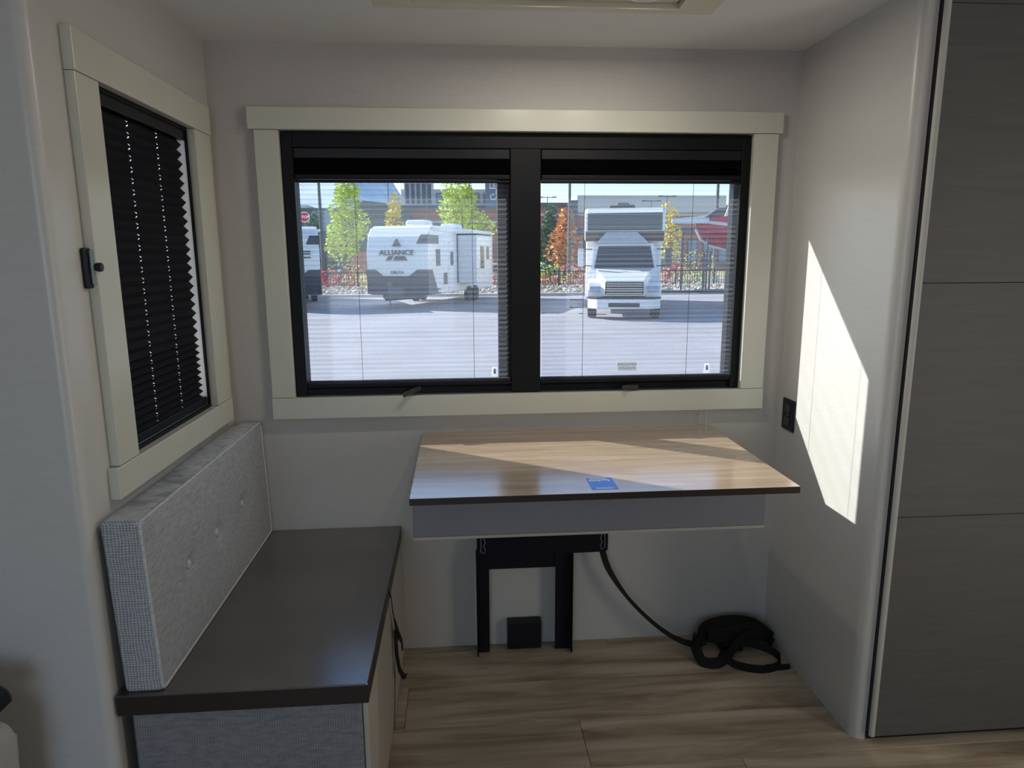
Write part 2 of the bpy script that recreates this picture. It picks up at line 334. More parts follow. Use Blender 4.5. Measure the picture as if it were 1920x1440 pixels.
# black frame: inner frame at the wall face, outer glazing frame behind it
b = MB(); x0, x1, z0, z1 = -0.5395, 0.9435, 0.9205, 1.7465
b.box(x0, -0.505, 0.004, 0.03, z0, z1, .002); b.box(0.916, x1, 0.004, 0.03, z0, z1, .002)
b.box(-0.505, 0.916, 0.004, 0.03, 1.70, z1, .002); b.box(0.165, 0.262, 0.002, 0.03, z0, 1.70, .002)
b.box(x0+.001, x1-.001, 0.018, 0.03, z0, 0.942, .002)
b.build('window_frame', M_frame, w1)
b = MB()
b.box(x0, -0.505, 0.0302, 0.069, z0, z1); b.box(0.125, 0.262, 0.0302, 0.069, z0, z1); b.box(0.905, x1, 0.0302, 0.069, z0, z1)
b.box(x0, x1, 0.0303, 0.0689, 1.606, z1); b.box(x0, x1, 0.0303, 0.0689, z0, 0.960)
b.build('glazing_frame', M_frame, w1)
MB().box(-0.507, 0.127, 0.056, 0.059, 0.957, 1.609).build('glass_pane', M_glass, w1)
MB().box(0.260, 0.907, 0.056, 0.059, 0.957, 1.609).build('glass_pane', M_glass, w1)
for k, (lx, flip) in enumerate(((-0.165, 1), (0.563, -1))):
    b = MB(); b.box(lx-0.022, lx+0.022, -0.004, 0.018, 0.926, 0.934, .002); b.cyl((lx+0.018*flip, 0.0, 0.926), 0.007, 0.012, 'z', 12)
    base = b.build('latch', M_black, w1)
    if flip > 0: pts = [(lx+.028, -.008, .943), (lx+.012, -.022, .939), (lx-.01, -.036, .932), (lx-.026, -.046, .926)]
    else: pts = [(lx-.03, -.034, .934), (lx-.012, -.026, .936), (lx+.008, -.018, .934), (lx+.028, -.010, .932)]
    MB().ribbon(pts, 0.014, 0.005, [(0.2, 0.3, 1)]*4).build('latch_lever', M_black, base)
# decals on the glass
def decal_a(x, z):
    b = MB(); b.prism([(x-.012, z-.018), (x+.012, z-.018), (x+.009, z+.016), (x-.009, z+.016)], 'y', 0.0535, 0.0545)
    o = b.build('decal', M_decal, w1)
    MB().prism([(x-.0045, z-.007), (x+.0045, z-.007), (x+.0035, z+.010), (x-.0035, z+.010)], 'y', 0.053, 0.0534).build('decal_mark', M_grey, o)
decal_a(0.112, 0.983); decal_a(0.852, 0.982)
o = MB().box(0.535, 0.602, 0.0535, 0.0545, 0.978, 1.008).build('label', M_decal2, w1)
text('label_text', 'INSULATED\nWINDOW', 0.0125, M_darkink, o, (0.5685, 0.0532, 0.993), (PI/2, 0, 0), 0.0001)

# pleated day/night shades in the back window
def shade(xa, xb, label):
    t = thing('pleated_shade', label, 'window shade', ((xa+xb)/2, 0.01, 1.60), 0, 'day and night shades in the wide window')
    w = (xb-xa)/2-0.001
    MB().box(-w, w, -0.007, 0.018, 0.068, 0.098, .002).build('headrail', M_black, t)
    # folded black night shade under the headrail
    b = MB(); n = 13; pr = []
    for i in range(n+1): pr.append((-0.009 if i % 2 else 0.012, 0.068-0.046*i/n))
    bm = b.bm
    for (ya, za), (yb, zb) in zip(pr, pr[1:]):
        vs = [bm.verts.new(p) for p in ((-w, ya, za), (w, ya, za), (w, yb, zb), (-w, yb, zb))]; bm.faces.new(vs)
    b.build('folded_blackout_cloth', M_blind, t)
    MB().box(-w, w, -0.010, 0.014, 0.006, 0.021, .003).build('middle_rail', M_frame, t)
    MB().box(-w, w, -0.008, 0.012, -0.004, 0.003, .002).build('handle_rail', M_frame, t)
    # sheer pleated cloth
    b = MB(); bm = b.bm; zt, zb = -0.004, -0.632; p = 0.0085; n = int((zt-zb)/p)
    pr = [(0.0 if i % 2 else 0.0025, zt+(zb-zt)*i/n) for i in range(n+1)]
    prev = None
    for y, z in pr:
        cur = [bm.verts.new((-w+.002, y, z)), bm.verts.new((w-.002, y, z))]
        if prev: bm.faces.new([prev[0], prev[1], cur[1], cur[0]])
        prev = cur
    c = b.build('sheer_cloth', M_sheer, t); c['kind'] = 'stuff'
    b = MB(); bm = b.bm; prev = None
    for i in range(13):
        z = -0.630-0.011*i/12; y = -0.006 if i % 2 else 0.008
        cur = [bm.verts.new((-w+.002, y, z+random.uniform(-.001, .001))), bm.verts.new((w-.002, y, z))]
        if prev: bm.faces.new([prev[0], prev[1], cur[1], cur[0]])
        prev = cur
    b.build('folded_sheer_cloth', M_sheerstack, t)
    MB().box(-w, w, -0.008, 0.012, -0.652, -0.641, .002).build('bottom_rail', M_frame, t)
    for f in (-0.27, 0.37) if xa < 0 else (-0.33, 0.31):
        MB().tube([(f*2*w*0.86, 0.001, 0.02), (f*2*w*0.86, 0.001, -0.64)], 0.0007, 6).build('cord', M_cord, t)
    return t
shade(-0.504, 0.164, 'pleated shade in the left half of the wide window, sheer cloth lowered')
shade(0.263, 0.915, 'pleated shade in the right half of the wide window, sheer cloth lowered')

# ------------------------------------------------------------------ side window
w2 = structe('window_2')
tx = xL+0.020
def boardx(y0, y1, z0, z1, x1=tx): return MB().box(xL, x1, y0, y1, z0, z1, bev=0.0018).build('trim_board', M_trim, w2)
boardx(-0.780, -0.058, 1.7205, 1.800, tx+.002); boardx(-0.795, -0.060, 0.866, 0.9345, tx+.002)
boardx(-0.780, -0.6905, 0.9355, 1.7195); boardx(-0.180, -0.070, 0.9355, 1.7195)
b = MB()
for (a0, a1, c0, c1) in ((LY0, LY0+.012, LZ0, LZ1), (LY1-.006, LY1, LZ0, LZ1), (LY0, LY1, LZ1-.010, LZ1), (LY0, LY1, LZ0, LZ0+.012)):
    b.box(xL-.009, xL-.001, a0, a1, c0, c1, .001)
b.build('window_frame', M_frame, w2)
b = MB(); b.box(xL-.065, xL-.0095, LY1-.004, LY1-.0005, LZ0, LZ1); b.box(xL-.065, xL-.0095, LY0+.0005, LY0+.004, LZ0, LZ1)
b.build('jamb_liner', M_liner, w2)
b = MB()
for (a0, a1, c0, c1) in ((LY0+.005, LY0+.02, LZ0, LZ1), (LY1-.02, LY1-.005, LZ0, LZ1), (LY0+.02, LY1-.02, LZ1-.02, LZ1), (LY0+.02, LY1-.02, LZ0, LZ0+.02)):
    b.box(xL-.065, xL-.045, a0, a1, c0, c1)
b.build('glazing_frame', M_frame, w2)
MB().box(xL-.057, xL-.054, LY0+.018, LY1-.018, LZ0+.018, LZ1-.018).build('glass_pane', M_glass, w2)

bl = thing('blackout_blind', 'black pleated blackout blind lowered in the tall side window above the cushion', 'blind', (xL-0.018, -0.44, LZ1))
MB().box(-.010, .012, LY0+.013+.44, LY1-.008+.44, -0.036, -0.008, .002).build('headrail', M_black, bl)
zs = [-0.036]; 
while zs[-1] > -0.748:
    zs.append(zs[-1]-(0.0128 if zs[-1] > -0.58 else 0.0095))
ya, yb = LY0+.004+.44, LY1-.022+.44
hole_y = [-0.503+.44, -0.348+.44]; hw = 0.0026
ycuts = [ya, hole_y[0]-hw, hole_y[0]+hw, hole_y[1]-hw, hole_y[1]+hw, yb]
b = MB(); bm = b.bm
def px(i): return 0.006 if i % 2 else -0.007
for i in range(len(zs)-1):
    segs = 4
    for k in range(segs):
        f0, f1 = k/segs, (k+1)/segs
        xa_, xb_ = px(i)+(px(i+1)-px(i))*f0, px(i)+(px(i+1)-px(i))*f1
        za_, zb_ = zs[i]+(zs[i+1]-zs[i])*f0, zs[i]+(zs[i+1]-zs[i])*f1
        for c in range(5):
            if c in (1, 3) and k == (1 if i % 2 else 2): continue
            vs = [bm.verts.new(p) for p in ((xa_, ycuts[c], za_), (xa_, ycuts[c+1], za_), (xb_, ycuts[c+1], zb_), (xb_, ycuts[c], zb_))]; bm.faces.new(vs)
bmesh.ops.remove_doubles(bm, verts=bm.verts, dist=1e-5)
c = b.build('pleated_cloth', M_blind, bl)
MB().box(-.010, .010, LY0+.014+.44, LY1-.010+.44, zs[-1]-.022, zs[-1]+.001, .003).build('bottom_rail', M_frame, bl)
for hy in hole_y: MB().tube([(0, hy, -0.03), (0, hy, zs[-1]-.01)], 0.0006, 6).build('cord', M_cord, bl)

# ------------------------------------------------------------------ wall fittings
sw = thing('wall_switch', 'small black wall switch plate with grey rocker beside the side window', 'switch', (xL, -0.782, 1.348))
MB().box(0, 0.010, -0.018, 0.018, -0.040, 0.040, .004).build('plate', M_black, sw)
MB().box(0.0101, 0.016, -0.006, 0.015, -0.033, 0.036, .003).build('rocker', M_grey, sw)
MB().cyl((0.0161, 0.006, 0.002), 0.009, 0.012, 'x', 16, bev=.002).build('knob', M_black, sw)
ot = thing('wall_outlet', 'black double socket outlet on the right wall under the sun patch', 'outlet', (xR, -0.077, 0.840))
MB().box(-0.006, 0, -0.041, 0.041, -0.053, 0.053, .003).build('plate', M_black, ot)
b = MB()
for s in (-1, 1): b.box(-0.009, -0.0061, -0.017, 0.017, s*0.022-0.015, s*0.022+0.015, .002)
face = b.build('socket_face', mat('outlet_face', (0.03, 0.028, 0.028), 0.3), ot)
for s in (-1, 1):
    for q in (-1, 1): MB().box(-0.0096, -0.0091, q*0.006-0.001, q*0.006+0.001, s*0.022-.003, s*0.022+.006).build('socket_slot', M_darkink, face)
    MB().cyl((-0.0096, 0, s*0.022-.008), 0.002, 0.0005, 'x', 10).build('socket_slot', M_darkink, face)
MB().cyl((-0.0075, 0, 0), 0.003, 0.0014, 'x', 10).build('screw', M_chrome, ot)
hk = MB(); hk.tube([(0.815, -0.003, 0.842), (0.812, -0.012, 0.825), (0.815, -0.006, 0.80)], 0.0016, 6)
hk.box(0.835, 0.838, -0.002, -0.0001, 0.775, 0.848); tag(hk.build('adhesive_hook', mat('clear_plastic', (0.7, 0.7, 0.68), 0.2), None), 'small clear adhesive hook on the back wall just under the window trim, above the table', 'hook')

# ------------------------------------------------------------------ bench and cushion
bn = thing('bench', 'low box bench with dark wood-look top and woven fabric front', 'bench', (xL, 0, 0))
bx0, bx1, by0, bz = 0.004, 0.5285, -0.8787, 0.462
b = MB(); b.box(bx0, bx1, by0, -0.002, bz-0.046, bz, .0025)
tp = b.build('bench_top', [M_bench, M_edge], bn)
for p in tp.data.polygons:
    if abs(p.normal.z) < 0.5: p.material_index = 1
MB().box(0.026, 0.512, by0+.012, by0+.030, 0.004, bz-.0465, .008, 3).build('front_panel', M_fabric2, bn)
MB().box(0.513, 0.524, by0+.014, -0.003, 0.002, bz-.0465, .002).build('side_panel', M_side, bn)
MB().box(0.030, 0.512, by0+.031, -0.003, 0.002, bz-.047).build('box_frame', M_black, bn)
st = thing('hanging_strap', 'thin black webbing strap hanging down the side of the bench', 'strap', (xL+0.5285, -0.42, 0.44))
q = lambda *p: [(x, y, z) for x, y, z in p]
MB().ribbon(q((0.000, -.02, .010), (.004, .0, -.02), (.004, .02, -.07), (.006, .05, -.13), (.012, .075, -.20)), 0.008, .0015, [(0, 1, .3)]*5).build('strap_band', M_strap, st)
MB().ribbon(q((.007, .04, -.12), (.012, .07, -.17), (.02, .085, -.21), (.022, .08, -.235)), 0.022, .002, [(0, 1, .3)]*4).build('strap_end', M_strap, st)
MB().ribbon(q((.006, .05, -.15), (.008, .055, -.24), (.014, .05, -.28), (.024, .065, -.315), (.03, .085, -.325)), 0.016, .002, [(0.4, 1, .2)]*5).build('strap_end', M_strap, st)
MB().ribbon(q((.005, .045, -.14), (.004, .03, -.25), (.003, -.01, -.36), (.002, -.04, -.41)), 0.004, .0015, [(0, 1, 0)]*4).build('strap_band', M_strap, st)

cu = thing('back_cushion', 'woven light grey back cushion with three buttons standing on the bench', 'cushion', (xL+0.053, -0.437, bz))
# rounded box grid with puffed faces
b = MB(); bm = b.bm
bmesh.ops.create_cube(bm, size=1.0, matrix=Matrix.Translation((0, 0, .191)) @ Matrix.Diagonal((0.078, 0.862, 0.382, 1)))
bmesh.ops.bevel(bm, geom=list(bm.edges), offset=0.010, segments=3, profile=0.5, affect='EDGES')
for ax, cnt, lo, hi in ((1, 70, -.42, .42), (2, 34, .012, .37)):
    for i in range(cnt+1):
        v = lo+(hi-lo)*i/cnt; no = Vector((0, 0, 0)); no[ax] = 1; co = Vector((0, 0, 0)); co[ax] = v
        bmesh.ops.bisect_plane(bm, geom=bm.verts[:]+bm.edges[:]+bm.faces[:], plane_co=co, plane_no=no)
BTN = [-0.222, -0.034, 0.180]
for v in bm.verts:
    y, z = v.co.y, v.co.z-.191
    puff = max(0, 1-(y/.431)**4)*max(0, 1-(z/.191)**4)
    if v.co.x > 0.03:
        v.co.x += 0.006*puff
        for by_ in BTN:
            d = math.hypot(y-by_, z-0.0); v.co.x -= 0.009*math.exp(-(d/.020)**2)+0.004*math.exp(-(d/.05)**2)
    v.co.x += -0.012*(z/.38)
    if z > .185: v.co.z += 0.0012*math.sin(y*9)
cb = b.build('cushion_body', M_fabric, cu, smooth=True)
def piping(x0, corners=True):
    pts = []; Y, Z, r = .427, .187, .012
    for cy, cz, a in ((Y-r, Z-r, 0), (-(Y-r), Z-r, PI/2), (-(Y-r), -(Z-r), PI), (Y-r, -(Z-r), 1.5*PI)):
        for i in range(5):
            t = a+PI/2*i/4; y_ = cy+r*math.cos(t); z_ = cz+r*math.sin(t)
            pts.append((x0-0.012*(z_/.38), y_, z_+.191))
    pts.append(pts[0]); return pts
MB().tube(piping(0.0375), 0.0042, 8).build('piping', M_button, cu, smooth=True)
for by_ in BTN: MB().sphere((0.0345, by_, .191), 0.0125, (0.45, 1, 1)).build('button', M_button, cu, smooth=True)

# ------------------------------------------------------------------ table
T0, T1, TY0, TY1, TZ = -0.1338, 0.8459, -0.002, -0.6455, 0.793
tb = thing('table', 'wall-mounted rectangular table with brown wood-look top and black steel floor bracket', 'table', ((T0+T1)/2, -0.3, 0))
ox, oy = (T0+T1)/2, -0.3
def tbx(name, x0, x1, y0, y1, z0, z1, m, bev=.001): return MB().box(x0-ox, x1-ox, y0-oy, y1-oy, z0, z1, bev).build(name, m, tb)
o = tbx('tabletop', T0, T1, TY1, TY0, TZ-.018, TZ, [M_table, M_edge], .001)
for p in o.data.polygons:
    if abs(p.normal.z) < 0.9: p.material_index = 1
tbx('apron', -0.141, 0.8465, -0.462, -0.447, 0.615, TZ-.0182, M_apron, .0015)
tbx('apron_ghost_strip', -0.141, 0.8465, -0.463, -0.444, 0.606, 0.6148, M_side, .001)  # added pale strip for a doubled edge; the apron has no lip
tbx('support_rail', 0.05, 0.48, -0.446, -0.062, TZ-.05, TZ-.0182, M_steel, .002)
tbx('bracket_post', 0.10, 0.34, -0.060, -0.012, 0.46, TZ-.0182, M_steel, .002)
b = MB()
b.prism([(0.040-ox, .460), (0.489-ox, .460), (0.489-ox, .376), (0.482-ox, .368), (0.366-ox, .368), (0.040-ox, .368)], 'y', -0.066-oy, -0.012-oy, .003)
hb = b.build('slide_housing', M_steel, tb)
for cx_, s in ((0.062, 1), (0.468, -1)):
    pts = [(cx_-ox-.008*s, -.0675-oy, .44), (cx_-ox-.010*s, -.0675-oy, .385), (cx_-ox+.002*s, -.0675-oy, .378), (cx_-ox+.006*s, -.0675-oy, .395), (cx_-ox, -.0675-oy, .405), (cx_-ox+.006*s, -.0675-oy, .418), (cx_-ox, -.0675-oy, .44)]
    MB().tube(pts, .0012, 5).build('slide_clip', M_grey, hb)
def tube_leg(x0, x1, flx):
    b = MB(); b.box(x0-ox, x1-ox, -0.050-oy, -0.046-oy, 0.001, 0.3675); b.box(flx-ox-.002, flx-ox+.002, -0.078-oy, -0.006-oy, 0.001, 0.3675)
    return b.build('leg', M_steel, tb)
tube_leg(0.040, 0.080, 0.038); tube_leg(0.310, 0.364, 0.366)
tbx('cross_plate', 0.0405, 0.3645, -0.0455, -0.042, 0.310, 0.367, M_steel, .0005)
# blue sticker on the table; its code is left out
stk = MB().prism([(0.318, -0.622), (0.386, -0.622), (0.386, -0.532), (0.318, -0.532)], 'z', TZ+.0001, TZ+.0006).build('sticker', M_blue, None)
tag(stk, 'small blue printed instruction sticker lying flat near the front edge of the table', 'sticker')
text('sticker_text', 'SWIVEL\nDINETTE', 0.014, M_white, stk, (0.350, -0.548, TZ+.0008), (0, 0, 0), 0.0001, bold=.0004)
for i in range(2): MB().box(0.330, 0.376, -0.612-.005*i, -0.6105-.005*i, TZ+.0006, TZ+.0008).build('printed_line', M_white, stk)

# black control box and strap pile on the floor
cbx = thing('control_box', 'small black box standing on the floor between the table bracket legs', 'box', (0.203, -0.022, 0))
MB().box(-.060, .060, -.018, .018, 0.001, .104, .003).build('casing', M_black, cbx)
MB().box(-.057, .057, -.0195, -.0181, .084, .087, .0005).build('lid_seam', M_frame, cbx)

def catmull(P, n=10):
    P = [Vector(p) for p in P]; out = []
    for i in range(len(P)-1):
        p0, p1, p2, p3 = P[max(i-1, 0)], P[i], P[i+1], P[min(i+2, len(P)-1)]
        for k in range(n):
            t = k/n; out.append(0.5*((2*p1)+(-p0+p2)*t+(2*p0-5*p1+4*p2-p3)*t*t+(-p0+3*p1-3*p2+p3)*t**3))
    out.append(P[-1]); return out
sp = thing('coiled_strap', 'long black webbing strap running from the table bracket to a coil on the floor corner', 'strap', (0.9, -0.12, 0))
def S(pts, w, t, nrm, name='strap_band', n=10):
    P = catmull(pts, n); 
    if isinstance(nrm[0], (tuple, list)):
        N = []; m_ = len(nrm)-1
        for i in range(len(P)):
            f = i/(len(P)-1)*m_; k = min(int(f), m_-1); N.append(Vector(nrm[k]).lerp(Vector(nrm[k+1]), f-k))
    else: N = [nrm]*len(P)
    return MB().ribbon([(p.x-.9, p.y+.12, p.z) for p in P], w, t, N).build(name, M_strap, sp)
S([(0.470, -0.062, 0.372), (0.495, -0.068, 0.30), (0.560, -0.075, 0.20), (0.640, -0.085, 0.115), (0.72, -0.10, 0.055), (0.790, -0.12, 0.035), (0.83, -0.12, 0.045)], 0.022, 0.002, [(1, -.2, .3), (.4, 1, .2), (0, 1, .5), (0, .6, 1)])
S([(0.80, -0.13, 0.05), (0.85, -0.07, 0.065), (0.93, -0.05, 0.075), (1.02, -0.06, 0.07), (1.065, -0.09, 0.04), (1.07, -.12, .025)], 0.045, 0.006, [(0, .5, 1), (0, 1, .6), (0, 1, .6), (0, .5, 1)])
S([(0.79, -0.11, 0.07), (0.785, -0.15, 0.04), (0.80, -0.19, 0.012), (0.86, -0.20, 0.02), (0.93, -0.15, 0.05), (1.00, -0.11, 0.055), (1.07, -0.10, 0.03)], 0.035, 0.004, [(0, .2, 1), (1, .2, .5), (0, .5, 1), (0, .8, .6)])
S([(0.84, -0.10, 0.06), (0.90, -0.09, 0.045), (0.97, -0.09, 0.06), (1.04, -0.08, 0.06)], 0.05, 0.02, [(0, .6, 1), (0, .6, 1)])
S([(0.86, -0.17, 0.030), (0.90, -0.215, 0.014), (0.97, -0.245, 0.012), (1.03, -0.235, 0.012), (1.062, -0.20, 0.014), (1.05, -0.165, 0.024), (0.99, -0.14, 0.04), (0.94, -0.13, 0.045)], 0.026, 0.003, [(0, .3, 1), (0, .3, 1), (0.2, .3, 1)])
S([(1.00, -0.232, 0.010), (1.04, -0.236, 0.008), (1.08, -0.232, 0.008)], 0.018, 0.003, (0, .4, 1))
MB().box(0.885-.9, 0.965-.9, -0.125+.12, -0.06+.12, 0.002, 0.03, .005).build('buckle', M_black, sp)

# ------------------------------------------------------------------ wardrobe
wd = thing('wardrobe', 'tall pale wood-grain wardrobe with flush stacked door panels at the right edge', 'wardrobe', (1.14, -0.575, 0))
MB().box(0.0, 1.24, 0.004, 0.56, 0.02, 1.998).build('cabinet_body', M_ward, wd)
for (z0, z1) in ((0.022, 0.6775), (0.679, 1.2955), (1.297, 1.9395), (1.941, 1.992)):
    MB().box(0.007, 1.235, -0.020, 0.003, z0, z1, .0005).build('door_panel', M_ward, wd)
MB().prism([(x-1.14+.0, y+.575) for x, y in arc(1.141, -0.590, 0.0075, PI/2, 1.5*PI)]+[(0.006, -.0225), (0.006, .0)], 'z', 0.022, 1.992).build('edge_strip', M_wedge, wd, smooth=False)
MB().box(0.002, 1.24, 0.0, 0.004, 0.0, 0.020).build('plinth', M_black, wd)

def puck_light(x, y, z, power):
    l = bpy.data.lights.new('puck_light', 'AREA'); l.shape = 'DISK'; l.size = 0.055; l.energy = power; l.color = (1.0, 0.94, 0.85)
    o = bpy.data.objects.new('puck_light', l); COL.objects.link(o); o.location = (x, y, z)
# ------------------------------------------------------------------ ceiling fixture
fx = thing('ceiling_fixture', 'cream framed ceiling light panel with round puck lamps above the recess', 'light fixture', (0.22, -0.75, ZC))
b = MB()
X0, X1, Y0, Y1 = -0.44, 0.45, -0.42, 0.385
b.prism([(X0+.03, Y1), (X1-.03, Y1), (X1, Y1-.03), (X1, Y0), (X0, Y0), (X0, Y1-.03)], 'z', -0.012, -0.0005, .003)
b.build('outer_frame', M_fix, fx)
iy1 = Y1-.055
MB().box(X0+.02, X1-.02, iy1, Y1-.022, -0.030, -0.0125, .002).build('front_rail', M_fix, fx)
for s in (X0+.02, X1-.115): MB().box(s, s+.095, Y0, iy1-.001, -0.030, -0.0125, .002).build('side_rail', M_fix, fx)
MB().box(X0+.12, X1-.12, Y0, iy1-.003, -0.016, -0.0125, .001).build('inner_panel', M_fix, fx)
for lx in (0.0, 0.235):
    r = MB().cyl((lx, iy1-.070, -0.0245), 0.045, 0.008, 'z', 28, bev=.002).build('lamp_ring', M_white, fx)
    MB().cyl((lx, iy1-.070, -0.0275), 0.030, 0.0028, 'z', 24).build('lamp_lens', mat('frosted_lens', (0.6, 0.62, 0.66), 0.3), r)
    puck_light(0.22+lx, -0.75+iy1-.070, ZC-0.0285, 1.35)

# ------------------------------------------------------------------ folded chair edge at the lower left
lo = thing('folding_seat', 'black and off-white rounded folding seat at the lower left corner', 'seat', (-0.980, -1.1, -0.062))
b = MB(); b.prism([(-.14, 0.056)]+[(0.10, 0.056)]+arc(0.085, 0.54, 0.035, 0, PI/2)+[(-.14, .575)], 'y', 0.0, 0.10, .010)
sh = b.build('side_shell', mat('offwhite_plastic', (0.40, 0.40, 0.37), 0.4), lo); smooth_angle(sh, 40)
b = MB(); b.prism([(-.14, 0.07)]+[(0.090, 0.07)]+arc(0.060, 0.52, 0.03, 0, PI/2)+[(-.14, .55)], 'y', -0.008, -0.0005, .003)
b.build('seat_panel', M_black, lo)
b = MB(); b.prism(arc(-.05, .635, .035, PI/2, PI)+[(-.085, .577), (0.075, .577)]+arc(.085, .610, .035, 0, PI/2), 'y', -0.01, 0.11, .010)
b.build('armrest', M_black, lo); 
MB().tube(catmull([(-.08, -.012, .60), (.06, -.012, .60), (.112, -.005, .612), (.122, .02, .625)]), .0018, 6).build('chrome_trim', M_chrome, lo)

# ================================================================== OUTSIDE
G = -0.75
M_asph = mat('asphalt', (0.30, 0.29, 0.31), 0.9, var=0.10, scale=0.6, bump=0.3, bscale=20)
M_dirt = mat('dry_grass_ground', (0.40, 0.33, 0.17), 0.95, var=0.3, scale=0.5)
M_conc = mat('concrete', (0.5, 0.48, 0.44), 0.9)
M_rvw = mat('gelcoat_white', (0.80, 0.80, 0.80), 0.25, var=0.02, coat=0.4)
M_rvg = mat('rv_dark_grey', (0.06, 0.062, 0.07), 0.4)
M_gloss = mat('dark_glass', (0.015, 0.02, 0.03), 0.06, var=0.05, spec=0.8)
M_tyre = mat('tyre', (0.02, 0.02, 0.02), 0.8)
M_brown = mat('bronze_band', (0.10, 0.075, 0.06), 0.3)
M_red = mat('boat_red', (0.62, 0.03, 0.06), 0.2, var=0.05, coat=0.5)
M_trunk = mat('bark', (0.13, 0.09, 0.06), 0.9)
M_iron = mat('iron_fence', (0.02, 0.02, 0.02), 0.5)
M_pole = mat('pole_grey', (0.10, 0.11, 0.12), 0.5)
M_roof = mat('roof_grey', (0.62, 0.61, 0.62), 0.7, var=0.05, scale=.2)
M_glassb = mat('building_glass', (0.20, 0.27, 0.36), 0.15, var=0.2, scale=.3)
M_bdark = mat('building_charcoal', (0.13, 0.15, 0.18), 0.7)
M_hill = mat('distant_hill', (0.72, 0.80, 0.92), 1.0, var=0.12, scale=0.01)  # blue distance haze is put into the colour
M_hill2 = mat('hazy_foothill', (0.80, 0.82, 0.86), 1.0, var=0.12, scale=0.02)  # pale haze painted into the foothill's colour
def leafmat(n, c): return mat(n, c, 0.7, var=0.35, scale=1.5)
M_lf = {'lime': leafmat('leaf_lime', (0.62, 0.72, 0.10)), 'green': leafmat('leaf_green', (0.30, 0.48, 0.10)), 'dark': leafmat('leaf_dark', (0.12, 0.24, 0.12)),
        'orange': leafmat('leaf_orange', (0.80, 0.38, 0.12)), 'red': leafmat('leaf_red', (0.68, 0.12, 0.16)), 'yellow': leafmat('leaf_yellow', (0.78, 0.62, 0.12))}
# brick
m, N, L, P = new_mat('brick_wall')
tc = N.new('ShaderNodeTexCoord'); mp = N.new('ShaderNodeMapping'); mp.inputs['Rotation'].default_value = (PI/2, 0, 0); L.new(tc.outputs['Object'], mp.inputs[0])
bk = N.new('ShaderNodeTexBrick'); bk.inputs['Color1'].default_value = (0.55, 0.20, 0.13, 1); bk.inputs['Color2'].default_value = (0.45, 0.16, 0.11, 1); bk.inputs['Mortar'].default_value = (0.5, 0.42, 0.38, 1)
bk.inputs['Scale'].default_value = 4; L.new(mp.outputs[0], bk.inputs[0]); L.new(bk.outputs[0], P.inputs['Base Color']); P.inputs['Roughness'].default_value = 0.9
M_brick = m

gr = structe('ground')
MB().box(-300, 400, -60, 35.2, G-.2, G).build('asphalt_lot', M_asph, gr)
MB().box(-300, 400, 35.4, 900, G-.2, G+.06).build('landscape_soil', M_dirt, gr)
MB().box(-300, 400, 35.1, 35.5, G-.2, G+.15, .03).build('kerb', M_conc, gr)
MB().box(-300, 400, 50, 58, G, G+.09).build('access_road', M_asph, gr)
# hills
def hill(name, y, pts, m, depth, label):
    b = MB(); b.prism(pts, 'y', y, y+depth); o = b.build(name, m); tag(o, label, 'hill'); return o
def ridge(x0, x1, h0, h1, n, jit):
    r = [(x0, G)]
    for i in range(n+1):
        f = i/n; r.append((x0+(x1-x0)*f, h0+(h1-h0)*f+random.uniform(-jit, jit)))
    r.append((x1, G)); return r
def hillmesh(name, x0, x1, y0, depth, hfun, m, label):
    b = MB(); bm = b.bm; nx, ny = 40, 8; V = []
    for j in range(ny+1):
        row = []
        for i in range(nx+1):
            x = x0+(x1-x0)*i/nx; f = math.sin(PI*j/ny/2); edge = min(1, 4*min(i, nx-i)/nx)
            row.append(bm.verts.new((x, y0+depth*j/ny, G+hfun(x)*f*edge+random.uniform(-.01, .01)*hfun(x))))
        V.append(row)
    for j in range(ny):
        for i in range(nx): bm.faces.new([V[j][i], V[j][i+1], V[j+1][i+1], V[j+1][i]])
    o = b.build(name, m, None, smooth=True); return tag(o, label, 'hill')
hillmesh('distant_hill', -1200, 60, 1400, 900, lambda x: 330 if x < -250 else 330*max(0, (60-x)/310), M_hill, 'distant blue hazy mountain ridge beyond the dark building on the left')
hillmesh('foothill', -330, 5, 330, 120, lambda x: 32 if x < -90 else 32-(x+90)*.12, M_hill2, 'pale foothill in front of the blue mountain ridge')

